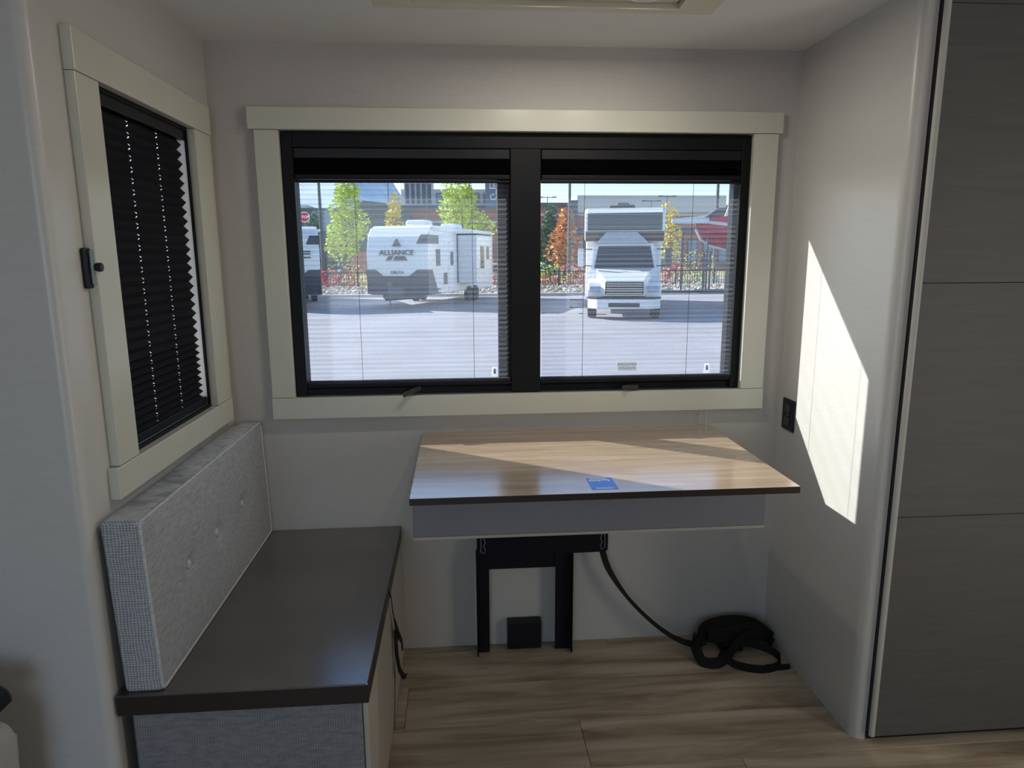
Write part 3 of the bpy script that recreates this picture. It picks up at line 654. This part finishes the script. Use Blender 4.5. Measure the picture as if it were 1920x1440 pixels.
# ---- travel trailers
def rbox(b, x0, x1, y0, y1, z0, z1, r): b.box(x0, x1, y0, y1, z0, z1, r, 3)
def trailer(loc, rz, label, logo):
    t = thing('travel_trailer', label, 'trailer', loc, rz)
    W = 1.38
    side = [(0.30, .55), (0.12, .95), (0.0, 1.35), (0.02, 2.3), (0.14, 2.95), (0.42, 3.30), (0.75, 3.42), (9.0, 3.42), (9.0, .55)]
    b = MB(); b.prism(side, 'x', -W, W, .06); b.build('body_shell', M_rvw, t)
    # dark lower front cap following the nose, with raised centre notch
    def yfr(z): 
        P_ = [(.55, .30), (.95, .12), (1.35, 0.0), (2.3, .02), (2.95, .14), (3.30, .42)]
        for (za, ya_), (zb, yb_) in zip(P_, P_[1:]):
            if za <= z <= zb: return ya_+(yb_-ya_)*(z-za)/(zb-za)
        return .3
    def front_patch(name, polys, m, th=.025):
        b = MB()
        for outline in polys: b.bm.faces.new([b.bm.verts.new((x, 0, z)) for x, z in outline])
        for xc_ in (-1.0, -.62, .55, .92):
            bmesh.ops.bisect_plane(b.bm, geom=b.bm.verts[:]+b.bm.edges[:]+b.bm.faces[:], plane_co=(xc_, 0, 0), plane_no=(1, 0, 0))
        bmesh.ops.remove_doubles(b.bm, verts=b.bm.verts[:], dist=1e-4)
        for zc_ in (.75, .95, 1.15, 1.35, 1.5, 1.8, 2.3, 2.6, 2.8, 2.95):
            bmesh.ops.bisect_plane(b.bm, geom=b.bm.verts[:]+b.bm.edges[:]+b.bm.faces[:], plane_co=(0, 0, zc_), plane_no=(0, 0, 1))
        for v in b.bm.verts: v.co.y = yfr(v.co.z)-th
        bmesh.ops.recalc_face_normals(b.bm, faces=b.bm.faces[:])
        ex = bmesh.ops.extrude_face_region(b.bm, geom=b.bm.faces[:])
        for v in ex['geom']:
            if isinstance(v, bmesh.types.BMVert): v.co.y += .05
        return b.build(name, m, t)
    front_patch('lower_cap', [[(-W-.01, .57), (W+.01, .57), (W+.01, 1.36), (-W-.01, 1.36)], [(-W-.01, 1.36), (-.62, 1.36), (-1.0, 1.62), (-W-.01, 1.62)], [(.55, 1.36), (W+.01, 1.36), (W+.01, 1.62), (.92, 1.62)]], M_rvg, .04)
    for s in (-1, 1):
        b = MB(); b.prism([(0.0, 0.60), (0.0, 1.62), (0.42, 1.62), (1.1, .60)], 'x', s*W-.01 if s < 0 else s*W-.02, s*W+.02 if s > 0 else s*W+.01); b.build('cap_side', M_rvg, t)
    b = MB(); b.box(-.85, .85, .35, .50, .38, .56); b.box(-.06, .06, -1.1, .4, .40, .50); b.prism([(-.8, .45), (-.72, .45), (.05, -1.1), (-.05, -1.1)], 'z', .40, .50); b.prism([(.8, .45), (.72, .45), (.05, -1.1), (-.05, -1.1)], 'z', .40, .50)
    b.build('tongue_frame', M_tyre, t)
    b = MB(); b.cyl((0, -.75, 0.0), .035, .95, 'z', 10); b.box(-.10, .10, -.85, -.65, .95, 1.12, .03); b.cyl((0, -.75, 0.0), .09, .03, 'z', 12); b.build('tongue_jack', M_pole, t)
    b = MB(); b.box(-.30, .34, -.35, -.02, .52, .88, .04); b.build('battery_box', M_pole, t)
    for s in (-1, 1): 
        for y_ in (5.0, 5.9):
            w_ = MB().cyl((s*W-.12 if s > 0 else s*W-.1, y_, .38), .38, .22, 'x', 20, bev=.03).build('wheel', M_tyre, t)
    for x_, y_, s_ in ((-.25, 2.6, 1.0), (.25, 5.4, .85)):
        b = MB(); b.box(x_-.5*s_, x_+.5*s_, y_, y_+.9, 3.42, 3.42+.34*s_, .12, 3); b.build('roof_air_conditioner', M_rvw, t)
    front_patch('upper_panel', [[(.86, 2.66), (W+.008, 2.66), (W+.008, 3.03), (1.02, 3.03)]], M_rvg, .02)
    # right-hand side details
    X = W+.01
    for (y0, y1, z0, z1) in ((.0, 1.2, 2.66, 3.02), (.9, 1.35, 1.75, 2.45), (1.75, 2.15, .95, 1.45)):
        b = MB(); b.box(X-.02, X+.01, y0, y1, z0, z1, .004); b.build('side_window' if z0 > .9 and z1 < 2.6 else 'side_panel', M_rvg, t)
    d = MB().box(X-.02, X+.02, 2.35, 3.05, .65, 2.75, .01).build('entry_door', M_rvw, t)
    MB().box(X+.02, X+.03, 2.52, 2.88, 1.75, 2.35, .01).build('door_window', M_gloss, d)
    for z in (.75, .60): MB().box(X-.02, X+.012, .35, 1.3, z, z+.05).build('side_stripe', M_rvg, t)
    b = MB(); b.tube([(X+.05, .25, 3.25), (X+.05, 3.2, 3.22)], .05, 8); b.build('awning_roll', M_rvw, t)
    if not logo:
        MB().box(W-.02, W+.04, -.06, .10, 1.25, 1.65, .02).build('tail_light', mat('red_lens', (0.6, .02, .02), .2), t)
        for z in (2.35, 2.25, 2.1): MB().box(.70, 1.02, -.03, .02, z, z+.05).build('front_stripe', M_rvg, t)
        return t
    s_ = MB().box(W, W+.95, 3.5, 5.6, .95, 3.1, .03).build('slide_out', M_rvw, t)
    b = MB(); b.box(W, W+.98, 3.46, 5.64, 3.1, 3.16, .01); b.build('slide_roof', M_rvg, s_)
    b = MB(); b.box(W+.0, W+.04, 3.455, 3.495, .95, 3.1); b.build('slide_seal', M_rvg, s_)
    b = MB(); b.box(W+.95, W+.97, 4.0, 4.5, 1.6, 2.6, .01); b.build('slide_window', M_gloss, s_)
    b = MB(); b.box(W+.95, W+.97, 4.9, 5.3, 2.0, 2.6, .01); b.build('slide_window', M_gloss, s_)
    if logo:
        R0 = (PI/2-.01, 0, 0)
        text('brand_lettering', 'ALLIANCE', .30, M_darkink, t, (.0, -.03, 2.30), R0, .008, sx=1.13, bold=.006)
        text('model_lettering', 'DELTA', .16, M_rvg, t, (.02, -.06, 1.50), R0, .006, sx=1.2, bold=.003)
        b = MB(); b.prism([(-.18, 2.56), (.18, 2.56), (.0, 2.86)], 'y', -.04, .14); b.build('emblem', M_rvg, t)
        b = MB(); b.prism([(-.50, 1.98), (-.28, 1.98), (-.16, 2.17), (-.34, 2.17)], 'y', -.035, .02); b.prism([(-.16, 1.98), (.48, 1.98), (.36, 2.17), (-.05, 2.17)], 'y', -.035, .02); b.build('emblem', M_rvg, t)
    return t
th = math.radians(-20)
trailer((-2.56+.02, 26.5, G), th, 'white travel trailer with dark lower nose and ALLIANCE lettering, parked across the lot', True)
trailer((-7.12, 26.8, G), math.radians(15), 'white travel trailer without lettering, cut off at the left edge of the window', False)

# ---- motorhome
mh = thing('motorhome', 'large white motorhome with truck cab and dark glossy over-cab front', 'motorhome', (5.68, 21.0, G), math.radians(-12.5))
b = MB(); b.box(-1.40, 1.40, 2.2, 10.5, .55, 3.72, .10, 3); b.build('house_body', M_rvw, mh)
b = MB(); b.prism([(1.15, 2.72), (1.0, 3.0), (1.02, 3.62), (1.25, 3.80), (2.6, 3.80), (2.6, 2.62), (1.3, 2.62)], 'x', -1.42, 1.42, .10); b.build('overcab', M_rvw, mh)
b = MB(); b.prism([(.955, 3.02), (.975, 3.62), (1.5, 3.62), (1.5, 3.02)], 'x', -1.31, 1.31, .04); b.build('overcab_glass', M_gloss, mh)
b = MB(); b.prism([(1.10, 2.64), (.95, 2.98), (1.5, 2.98), (1.5, 2.64)], 'x', -1.38, 1.38, .03); b.build('overcab_band', M_brown, mh)
b = MB(); b.loft([[(-.62, .98, 2.98), (.42, .98, 2.98), (.42, 1.6, 2.98), (-.62, 1.6, 2.98)], [(-1.0, .70, 2.56), (.85, .70, 2.56), (.85, 1.6, 2.56), (-1.0, 1.6, 2.56)]]); b.build('roof_fairing', mat('fairing_grey', (.5, .5, .5), .4), mh)
b = MB(); b.loft([[(-1.02, .80, 2.55), (1.02, .80, 2.55), (1.02, 2.4, 2.55), (-1.02, 2.4, 2.55)], [(-1.14, .55, 1.62), (1.14, .55, 1.62), (1.14, 2.4, 1.62), (-1.14, 2.4, 1.62)], [(-1.15, .60, .70), (1.15, .60, .70), (1.15, 2.4, .70), (-1.15, 2.4, .70)]]); b.build('cab', M_rvw, mh)
b = MB(); b.loft([[(-.90, .765, 2.47), (.90, .765, 2.47), (.90, .82, 2.47), (-.90, .82, 2.47)], [(-1.04, .53, 1.70), (1.04, .53, 1.70), (1.04, .62, 1.70), (-1.04, .62, 1.70)]]); b.build('windshield', M_gloss, mh)
b = MB(); b.loft([[(-.98, .60, 1.70), (.98, .60, 1.70), (1.0, .62, 1.0), (-1.0, .62, 1.0)], [(-.78, -.30, 1.52), (.78, -.30, 1.52), (.85, -.30, .9), (-.85, -.30, .9)], [(-.62, -.62, 1.30), (.62, -.62, 1.30), (.66, -.62, .80), (-.66, -.62, .80)]]); b.build('hood', M_rvw, mh)
for s in (-1, 1):
    b = MB(); b.prism([(-.45, .70), (-.50, 1.0), (-.30, 1.22), (.15, 1.34), (.7, 1.22), (.9, .75)], 'x', s*.66, s*1.24, .06) if s > 0 else b.prism([(-.45, .70), (-.50, 1.0), (-.30, 1.22), (.15, 1.34), (.7, 1.22), (.9, .75)], 'x', -1.24, -.66, .06)
    b.build('fender', M_rvw, mh)
    b = MB(); b.box(s*.98-.20, s*.98+.20, -.56, -.40, .92, 1.12, .04); b.build('headlight', mat('headlight', (.35, .40, .5), .1, coat=.5), mh)
    b = MB(); b.cyl((s*1.08-.15, .18, .50), .50, .30, 'x', 24, bev=.04); w_ = b.build('wheel', M_tyre, mh)
    MB().cyl((s*1.08-.16 if s < 0 else s*1.08+.14, .18, .50), .28, .02, 'x', 20).build('hub', M_chrome, w_)
    MB().tube([(s*1.12, .60, 2.36), (s*1.48, .45, 2.36)], .018, 6).build('mirror_arm', M_tyre, mh); arm = MB().tube([(s*1.12, .60, 1.78), (s*1.48, .45, 1.80)], .018, 6).build('mirror_arm', M_tyre, mh)
    b = MB(); b.box(s*1.50-.11, s*1.50+.11, .40, .50, 1.76, 2.38, .03); b.build('mirror', M_rvw if s < 0 else M_pole, arm)
g = MB().box(-.64, .64, -.70, -.60, .84, 1.26, .03).build('grille', M_tyre, mh)
for z in (.89, .97, 1.05, 1.13, 1.21): MB().box(-.60, .60, -.725, -.701, z-.02, z+.015, .003).build('grille_bar', M_chrome, g)
MB().prism([(-1.22, -.42), (-.9, -.78), (.9, -.78), (1.22, -.42), (1.22, -.30), (-1.22, -.30)], 'z', .36, .70, .03).build('bumper', M_rvw, mh)
MB().prism([(-1.24, -.44), (-.92, -.80), (.92, -.80), (1.24, -.44), (1.24, -.30), (-1.24, -.30)], 'z', .705, .76, .01).build('bumper_strip', M_tyre, mh)
MB().box(-.52, .52, -.80, -.75, .43, .57, .02).build('bumper_vent', M_tyre, mh)
for x_, r_ in ((-.42, .16), (-.05, .24), (.22, .18)): MB().box(x_-r_, x_+r_, 2.6, 3.4, 3.72, 3.80+r_*1.2, .07, 3).build('roof_vent', M_rvg, mh)
MB().box(-1.53, -1.40, 2.4, 3.0, 2.0, 3.62, .01).build('slide_seal', M_rvg, mh)
b = MB(); b.box(-1.95, -1.45, 1.6, 1.66, .50, .55); b.box(-1.95, -1.90, 1.6, 2.1, .22, .27); b.box(-1.95, -1.45, 1.6, 1.63, .22, .25); b.box(-1.95, -1.45, 1.6, 2.0, .50, .53); b.build('entry_step', M_tyre, mh)

# ---- boat on trailer
bt = thing('speedboat', 'red speedboat with white stripe and white bowsprit, raised on a trailer beside the motorhome', 'boat', (10.05, 26.5, G), math.radians(-10))
rings = []
for y_, w_, zk, zg in ((0.0, .06, 3.25, 3.72), (.25, .25, 2.80, 3.73), (.6, .45, 2.55, 3.74), (1.4, .85, 2.34, 3.74), (2.6, 1.15, 2.22, 3.72), (4.5, 1.28, 2.15, 3.70), (7.5, 1.25, 2.15, 3.66)):
    rings.append([(y_, -w_, zg), (y_, -w_*.92, (zk+zg)/2), (y_, 0, zk), (y_, w_*.92, (zk+zg)/2), (y_, w_, zg)])
MB().loft(rings).build('hull', M_red, bt)
st_ = []
for y_, w_, zk, zg in ((.05, .12, 3.25, 3.72), (.6, .47, 2.75, 3.74), (1.4, .87, 2.35, 3.74), (2.6, 1.17, 2.12, 3.72), (4.5, 1.30, 2.05, 3.70), (7.5, 1.27, 2.05, 3.66)):
    st_.append((y_, -w_*.985, zk+(zg-zk)*.72))
MB().ribbon(st_, .12, .03, [(0, 0, 1)]*6).build('stripe', M_rvw, bt)
kl = [(r_[2][0], r_[2][1]-.0, r_[2][2]-.02) for r_ in rings]; MB().tube(kl, .05, 6).build('keel_line', M_rvw, bt)
MB().loft([[(-1.0, -.12, 3.48), (-1.0, .12, 3.48), (-1.0, .12, 3.66), (-1.0, -.12, 3.66)], [(.5, -.38, 3.44), (.5, .38, 3.44), (.5, .38, 3.78), (.5, -.38, 3.78)]]).build('bowsprit', M_rvw, bt)
MB().prism([(1.0, 3.7), (1.4, 3.7), (1.45, 4.3), (1.3, 4.35), (1.15, 4.15)], 'y', -.9, -.8, .02).build('windshield_post', M_rvw, bt)
MB().prism([(.3, 3.7), (3.6, 3.7), (3.6, 4.15), (.8, 4.05)], 'y', -.6, .6, .03).build('cockpit_cover', M_rvg, bt)
b = MB(); b.box(.2, 7.4, -.75, -.65, .55, .68); b.box(.2, 7.4, .65, .75, .55, .68); b.box(.2, .3, -.75, .75, .55, .68); b.box(-1.6, .3, -.05, .05, .55, .66)
for y_ in (.5, 3.0, 6.0): b.box(y_, y_+.08, -.75, -.67, .6, 2.3); b.box(y_, y_+.08, .67, .75, .6, 2.3)
b.box(-.55, -.47, -.04, .04, .6, 3.2); b.box(.45, .52, -.3, -.22, .6, 2.9)
b.build('trailer_frame', M_pole, bt)
for s in (-1, 1):
    MB().cyl((3.6, s*.85-.1, .36), .36, .2, 'y', 18, bev=.03).build('wheel', M_tyre, bt)
    MB().prism([(3.0, .6), (3.15, .82), (4.05, .82), (4.2, .6)], 'y', s*.85-.16, s*.85+.16, .02).build('trailer_fender', M_rvw, bt)
tag(MB().prism([(-.5, 0), (.6, 0), (.55, .7), (.1, .95), (-.4, .75)], 'y', -.4, .4, .08).build('covered_outboard', mat('blue_grey_cover', (.35, .42, .55), .6), None, loc=(11.9, 22.6, G)), 'pale blue covered outboard motor standing on the asphalt under the red boat', 'motor')

# ---- fence, rocks, shrubs
fe = thing('iron_fence', 'black iron picket fence along the planted strip behind the vehicles', 'fence', (0, 40.5, G+.06))
b = MB()
for i in range(-70, 150): b.box(i*.16-.012, i*.16+.012, -.012, .012, .05, 1.25)
pk = b.build('picket', M_iron, fe); pk['kind'] = 'stuff'
for z in (.15, 1.12): MB().box(-11.3, 24, -.02, .02, z, z+.05).build('rail', M_iron, fe)
for i in range(15): MB().box(-11.2+i*2.5-.04, -11.2+i*2.5+.04, -.04, .04, 0, 1.35).build('post', M_iron, fe)
b = MB()
for i in range(1400):
    x_, y_, r_ = random.uniform(-13, 22), random.uniform(35.7, 40.2), random.uniform(.07, .2)
    bmesh.ops.create_icosphere(b.bm, subdivisions=1, radius=r_, matrix=Matrix.Translation((x_, y_, G+.06+r_*.3+(y_-35.7)*.05)) @ Matrix.Rotation(random.uniform(0, 6), 4, 'Z') @ Matrix.Diagonal((1, random.uniform(.6, 1), random.uniform(.5, .8), 1)))
rk = b.build('landscape_rocks', mat('river_rock', (.45, .40, .36), .9, var=.5, scale=1.2)); tag(rk, 'strip of pale river rocks below the iron fence', 'rocks', kind='stuff')

def leaves(b, c, rx, ry, rz, n, size):
    bm = b.bm
    for i in range(n):
        u = random.uniform(-1, 1); a = random.uniform(0, 2*PI); rr = random.uniform(.55, 1)**.6
        s_ = math.sqrt(1-u*u)
        p = Vector((c[0]+rx*rr*s_*math.cos(a), c[1]+ry*rr*s_*math.sin(a), c[2]+rz*rr*u))
        R = Matrix.Rotation(random.uniform(0, 6.3), 3, 'Z') @ Matrix.Rotation(random.uniform(0, 3.1), 3, 'X')
        z = size*random.uniform(.6, 1.3)
        vs = [bm.verts.new(p+R @ Vector(q)) for q in ((-z, 0, 0), (0, -z*.6, 0), (z, 0, 0), (0, z*.6, 0))]; bm.faces.new(vs)
def bush(x, y, r, h, kind, label, group=None, n=260):
    t = thing('shrub', label, 'shrub', (x, y, G+.06), 0, group)
    b = MB(); leaves(b, (0, 0, h*.5), r, r*.8, h*.55, n, .09); f = b.build('foliage', M_lf[kind], t)
    b = MB()
    for k in range(4):
        a = k*1.6; b.tube([(0, 0, 0), (r*.4*math.cos(a), r*.4*math.sin(a), h*.6)], .02, 5)
    b.build('stems', M_trunk, t); return t
words = {'lime': 'lime green', 'green': 'green', 'dark': 'dark green', 'orange': 'orange', 'red': 'red', 'yellow': 'yellow'}
def P2W(px, y):
    d_ = rt2*((px-960)/F)-up2*((480-720)/F)+fw
    return CAM.x+d_.x*(y-CAM.y)/d_.y
bl_ = [(617, 42.5, .7, 1.3, 'red', 'red shrub behind the fence right beside the leftmost trailer'), (643, 42.5, .9, 1.2, 'red', 'wider red shrub behind the fence left of the lettered trailer'),
       (668, 42.6, .8, 1.3, 'yellow', 'yellow shrub behind the fence touching the lettered trailer'), (640, 46, 2.6, 1.6, 'yellow', 'broad golden grass clump behind the red shrubs on the left'),
       (1022, 42.2, .9, .9, 'red', 'low red shrub at the left edge of the right pane'), (1040, 44.2, 1.2, 1.5, 'lime', 'lime shrub left of the motorhome behind the fence'),
       (1068, 42.4, 1.2, 1.5, 'red', 'red shrub directly left of the motorhome'), (1088, 44.3, .8, 1.3, 'orange', 'orange shrub touching the left side of the motorhome'),
       (1012, 46.6, 1.2, 1.6, 'green', 'green shrub at the left edge of the right pane behind the red one'), (1028, 60, 2.4, 2.6, 'dark', 'dark shrub across the access road left of the orange tree'),
       (1264, 42.2, .9, 1.6, 'red', 'red shrub between the motorhome and the boat'), (1250, 44.8, 1.3, 2.4, 'orange', 'tall orange shrub touching the right side of the motorhome'),
       (1294, 42.4, .9, 1.3, 'green', 'green shrub under the bow of the boat'), (1306, 47.5, 1.8, 2.4, 'yellow', 'tawny grass clump behind the boat trailer'),
       (928, 44.5, 1.2, 1.8, 'orange', 'orange shrub at the rear of the lettered trailer'), (905, 42, 1.1, 1.0, 'red', 'red shrub behind the slide-out of the lettered trailer'), (660, 60, 3, 1.6, 'orange', 'amber grass clump beneath the lime tree')]
for px_, y_, r_, h_, k_, l_ in bl_: bush(P2W(px_, y_), y_, r_, h_, k_, l_, 'shrubs behind the iron fence')
def tree(px, y, zc_top, r, kind, label, n=1500, trunk_h=None, blobs=7, size=.16):
    x = P2W(px, y); H = 1.366-G+(482-zc_top)/1268*(y+2.2)
    t = thing('tree', label, 'tree', (x, y, G), 0, 'trees beyond the lot')
    b = MB(); base = trunk_h or H*.22
    for k in range(blobs):
        f = (k+.5)/blobs; rr = r*(.55+.45*math.sin(PI*min(1, f*1.25+.12)))*random.uniform(.85, 1.05)
        leaves(b, (random.uniform(-.25, .25)*r, random.uniform(-.2, .2)*r, base+(H-base)*(.12+.80*f)), rr, rr*.8, (H-base)/blobs*1.25, n//blobs, size)
    b.build('foliage', M_lf[kind], t)
    b = MB(); b.cyl((0, 0, 0), .14, H*.75, 'z', 10, r2=.04)
    for k in range(6):
        a = k*2.4; z = base+(H-base)*.1*k; b.tube([(0, 0, z), (r*.5*math.cos(a), r*.5*math.sin(a), z+.9)], .035, 5)
    b.build('trunk', M_trunk, t); return t
tree(650, 52, 348, 1.75, 'lime', 'tall lime green tree left of the lettered trailer', 2600)
tree(738, 56, 372, 1.1, 'yellow', 'small yellow tree just behind the roof of the lettered trailer', 900)
tree(868, 54, 342, 2.6, 'lime', 'wide green tree in front of the brick building seen in the left pane', 3000, trunk_h=1.6)
tree(1029, 50, 392, 1.0, 'dark', 'dark evergreen tree at the left edge of the right pane', 1300, trunk_h=.6)
tree(1058, 47.5, 398, 1.25, 'orange', 'orange autumn tree left of the motorhome beside the lamp post', 1300)
tree(1256, 58, 386, 1.2, 'yellow', 'yellow green sapling between motorhome and boat', 700)
tree(592, 70, 395, 1.2, 'dark', 'dark tree behind the dark pickup at the left', 700)

# ---- lamp posts
def lamp_post(px, y, H, r, label, arm=True):
    t = thing('lamp_post', label, 'lamp post', (P2W(px, y), y, G))
    MB().cyl((0, 0, .5), r, H, 'z', 12, r2=r*.6).build('pole', M_pole, t)
    MB().cyl((0, 0, 0), r*2.4, .6, 'z', 16).build('footing', M_conc, t)
    a = MB().tube([(-.9, 0, H+.4), (.9, 0, H+.4)], .05, 6).build('arm', M_pole, t)
    for s in (-1, 1): MB().box(s*.95-.3, s*.95+.3, -.15, .15, H+.36, H+.5, .03).build('lamp_head', M_pole, a)
lamp_post(605, 44, 9, .13, 'thick grey lamp post left of the lime tree')
lamp_post(1067, 45.6, 9, .13, 'thick grey lamp post in front of the orange tree')
lamp_post(1340, 50, 9, .16, 'thick grey lamp post behind the red boat')
lamp_post(732, 75, 11, .07, 'thin lamp post behind the yellow tree')
lamp_post(803, 75, 11, .07, 'thin lamp post behind the trailer roof air conditioners')
lamp_post(917-35, 80, 12, .16, 'grey lamp post behind the wide green tree')
lamp_post(1026, 92, 9.6, .08, 'thin far lamp post at the left edge of the right pane')
lamp_post(1034, 88, 8.2, .08, 'second thin far lamp post beside the leftmost one')
lamp_post(1218, 85, 8.6, .08, 'thin far lamp post above the left part of the motorhome roof vents')
lamp_post(1247, 90, 9.6, .08, 'thin far lamp post over the gap between motorhome and boat')
# stop sign
ss = thing('stop_sign', 'red octagonal STOP sign on a pole above the leftmost trailer', 'sign', (P2W(575.5, 36), 36, G))
MB().cyl((0, .03, 0), .035, 4.4, 'z', 8).build('pole', M_pole, ss)
oc = [(.29*math.cos(PI/8+i*PI/4), 4.27+.29*math.sin(PI/8+i*PI/4)) for i in range(8)]
oc2 = [(.25*math.cos(PI/8+i*PI/4), 4.27+.25*math.sin(PI/8+i*PI/4)) for i in range(8)]
MB().prism(oc, 'y', -.01, .01).build('sign_border', M_white, ss)
pl = MB().prism(oc2, 'y', -.02, -.0101).build('sign_plate', mat('sign_red', (.55, .02, .03), .4), ss)
text('lettering', 'STOP', .20, M_white, pl, (0, -.024, 4.27), (PI/2, 0, 0), .002, bold=.004)

# ---- vehicles behind
def car(x, y, rz, m, label, tall=1.7, name='parked_car', truck=False):
    t = thing(name, label, 'car' if not truck else 'truck', (x, y, G+.06), rz)
    if truck: prof = [(-2.6, .55), (-2.6, 1.15), (-2.45, 1.2), (-.6, 1.22), (-.35, tall), (1.0, tall), (1.45, 1.25), (2.6, 1.12), (2.7, .55)]
    else: prof = [(-2.2, .4), (-2.25, .95), (-1.9, tall-.1), (-1.5, tall), (.4, tall), (1.05, 1.05), (2.1, .9), (2.25, .4)]
    MB().prism(prof, 'y', -.92, .92, .08).build('body', m, t)
    g_ = [(-.45 if truck else -1.75, 1.2 if truck else 1.05), (-.3 if truck else -1.6, tall-.1), (.95 if truck else .35, tall-.1), (1.3 if truck else .85, 1.25 if truck else 1.08)]
    MB().prism(g_, 'y', -.94, .94).build('side_glass', M_gloss, t)
    for sx_ in (-1.5, 1.5):
        for sy in (-1, 1): MB().cyl((sx_, sy*.85-.1, .36), .36, .2, 'y', 16).build('wheel', M_tyre, t)
car(P2W(600, 53), 53, math.radians(-62), mat('navy_paint', (.03, .045, .08), .2, coat=.5), 'dark navy pickup truck behind the leftmost trailer', 1.95, 'pickup_truck', True)
car(P2W(932, 48), 48, math.radians(10), M_rvw, 'white parked car at the right edge of the left pane', 1.6)
car(P2W(1046, 64), 64, math.radians(15), M_rvw, 'white parked car beyond the access road behind the orange tree')

# ---- buildings
bb = thing('brick_building', 'long low brick building with grey roof across the right pane', 'building', (30, 100, G))
MB().box(-18, 22, 0, 20, 0, 9.6).build('wall', M_brick, bb)
MB().box(-12.5, 10, -1.0, 18, 8.4, 10.9, .1).build('roof', M_roof, bb)
MB().box(-18.2, 22.2, -.4, 0, 8.0, 8.4).build('cornice', M_roof, bb); MB().box(-18.2, 22.2, -.6, -.01, 5.6, 6.2).build('awning_band', M_bdark, bb)
MB().box(-18.3, -12.6, -.5, 8, 9.4, 9.9).build('parapet', M_bdark, bb)
MB().box(-13.6, -12.4, -1.1, 0, 0, 10.2).build('pilaster', M_bdark, bb); MB().box(12, 13.4, -1.0, 0, 0, 8.6).build('pilaster', M_roof, bb)
for i in range(16):
    w_ = MB().box(-17+i*2.4, -15.4+i*2.4, -.12, -.01, 1.0, 4.6, .03).build('window', M_bdark, bb); MB().box(-16.85+i*2.4, -15.55+i*2.4, -.16, -.121, 1.2, 4.4).build('pane', M_glassb, w_)
b2 = thing('brick_block', 'brick commercial building with glass upper floor seen in the left pane', 'building', (0, 98, G))
MB().box(-8.5, 9.5, 0, 16, 0, 8.8).build('wall', M_brick, b2)
MB().box(-8.7, 9.7, -.4, .0, 8.8, 9.4, .05).build('cornice', M_bdark, b2); MB().box(-8.7, 9.7, -.3, 0, 6.9, 7.2).build('stone_band', M_roof, b2)
MB().box(-8.0, 7.5, 1, 14, 9.4, 11.7).build('upper_floor', M_roof, b2)
MB().box(-7.5, -3.6, .4, 10, 9.4, 16).build('stair_tower', M_roof, b2)
for i in range(5):
    w_ = MB().box(-7.3+i*.78, -6.8+i*.78, .3, .39, 9.6, 12.4).build('window', M_bdark, b2)
for i in range(6): 
    w_ = MB().box(-3.0+i*1.7, -1.9+i*1.7, .85, .99, 9.8, 11.2).build('window', M_bdark, b2); MB().box(-2.9+i*1.7, -2.0+i*1.7, .8, .849, 9.9, 11.1).build('pane', M_glassb, w_)
sgn = MB().box(4.0, 9.4, -.6, -.1, 8.9, 12.6, .05).build('sign_panel', mat('sign_slate', (.16, .22, .30), .5), b2)
for z_, s_, x_ in ((12.0, 'LEG', 4.55), (11.2, 'I', 5.45), (10.45, 'CAS', 4.65)):
    text('lettering', s_, 1.2, M_white, sgn, (x_, -.64, z_), (PI/2, 0, 0), .02, sx=.85, align='LEFT', bold=.03)
b3 = thing('charcoal_building', 'dark charcoal building with a pale window at the far left', 'building', (-19.5, 92, G))
MB().box(-3.5, 6.5, 0, 12, 0, 8.6).build('wall', M_bdark, b3); MB().box(-3.6, -.3, -.2, 6, 8.6, 9.0).build('parapet', M_roof, b3)
MB().box(.2, 3.3, -.1, -.01, 5.6, 8.3, .03).build('window', M_glassb, b3); MB().box(-3.4, 6.4, -.5, -.01, 3.2, 3.6).build('awning_band', M_roof, b3)
b4 = thing('hip_roof_hall', 'low hall with a large dark sloping roof behind the lettered trailer', 'building', (-9.0, 86, G))
b = MB(); b.prism([(-5.0, 3.0), (-3.6, 9.2), (2.0, 8.6), (5.6, 3.0)], 'y', 0, 12, .05); b.build('roof', mat('slate_roof', (.11, .13, .15), .8), b4)
MB().box(-4.6, 5.2, .6, 11.4, 0, 2.99).build('wall', M_brick, b4)
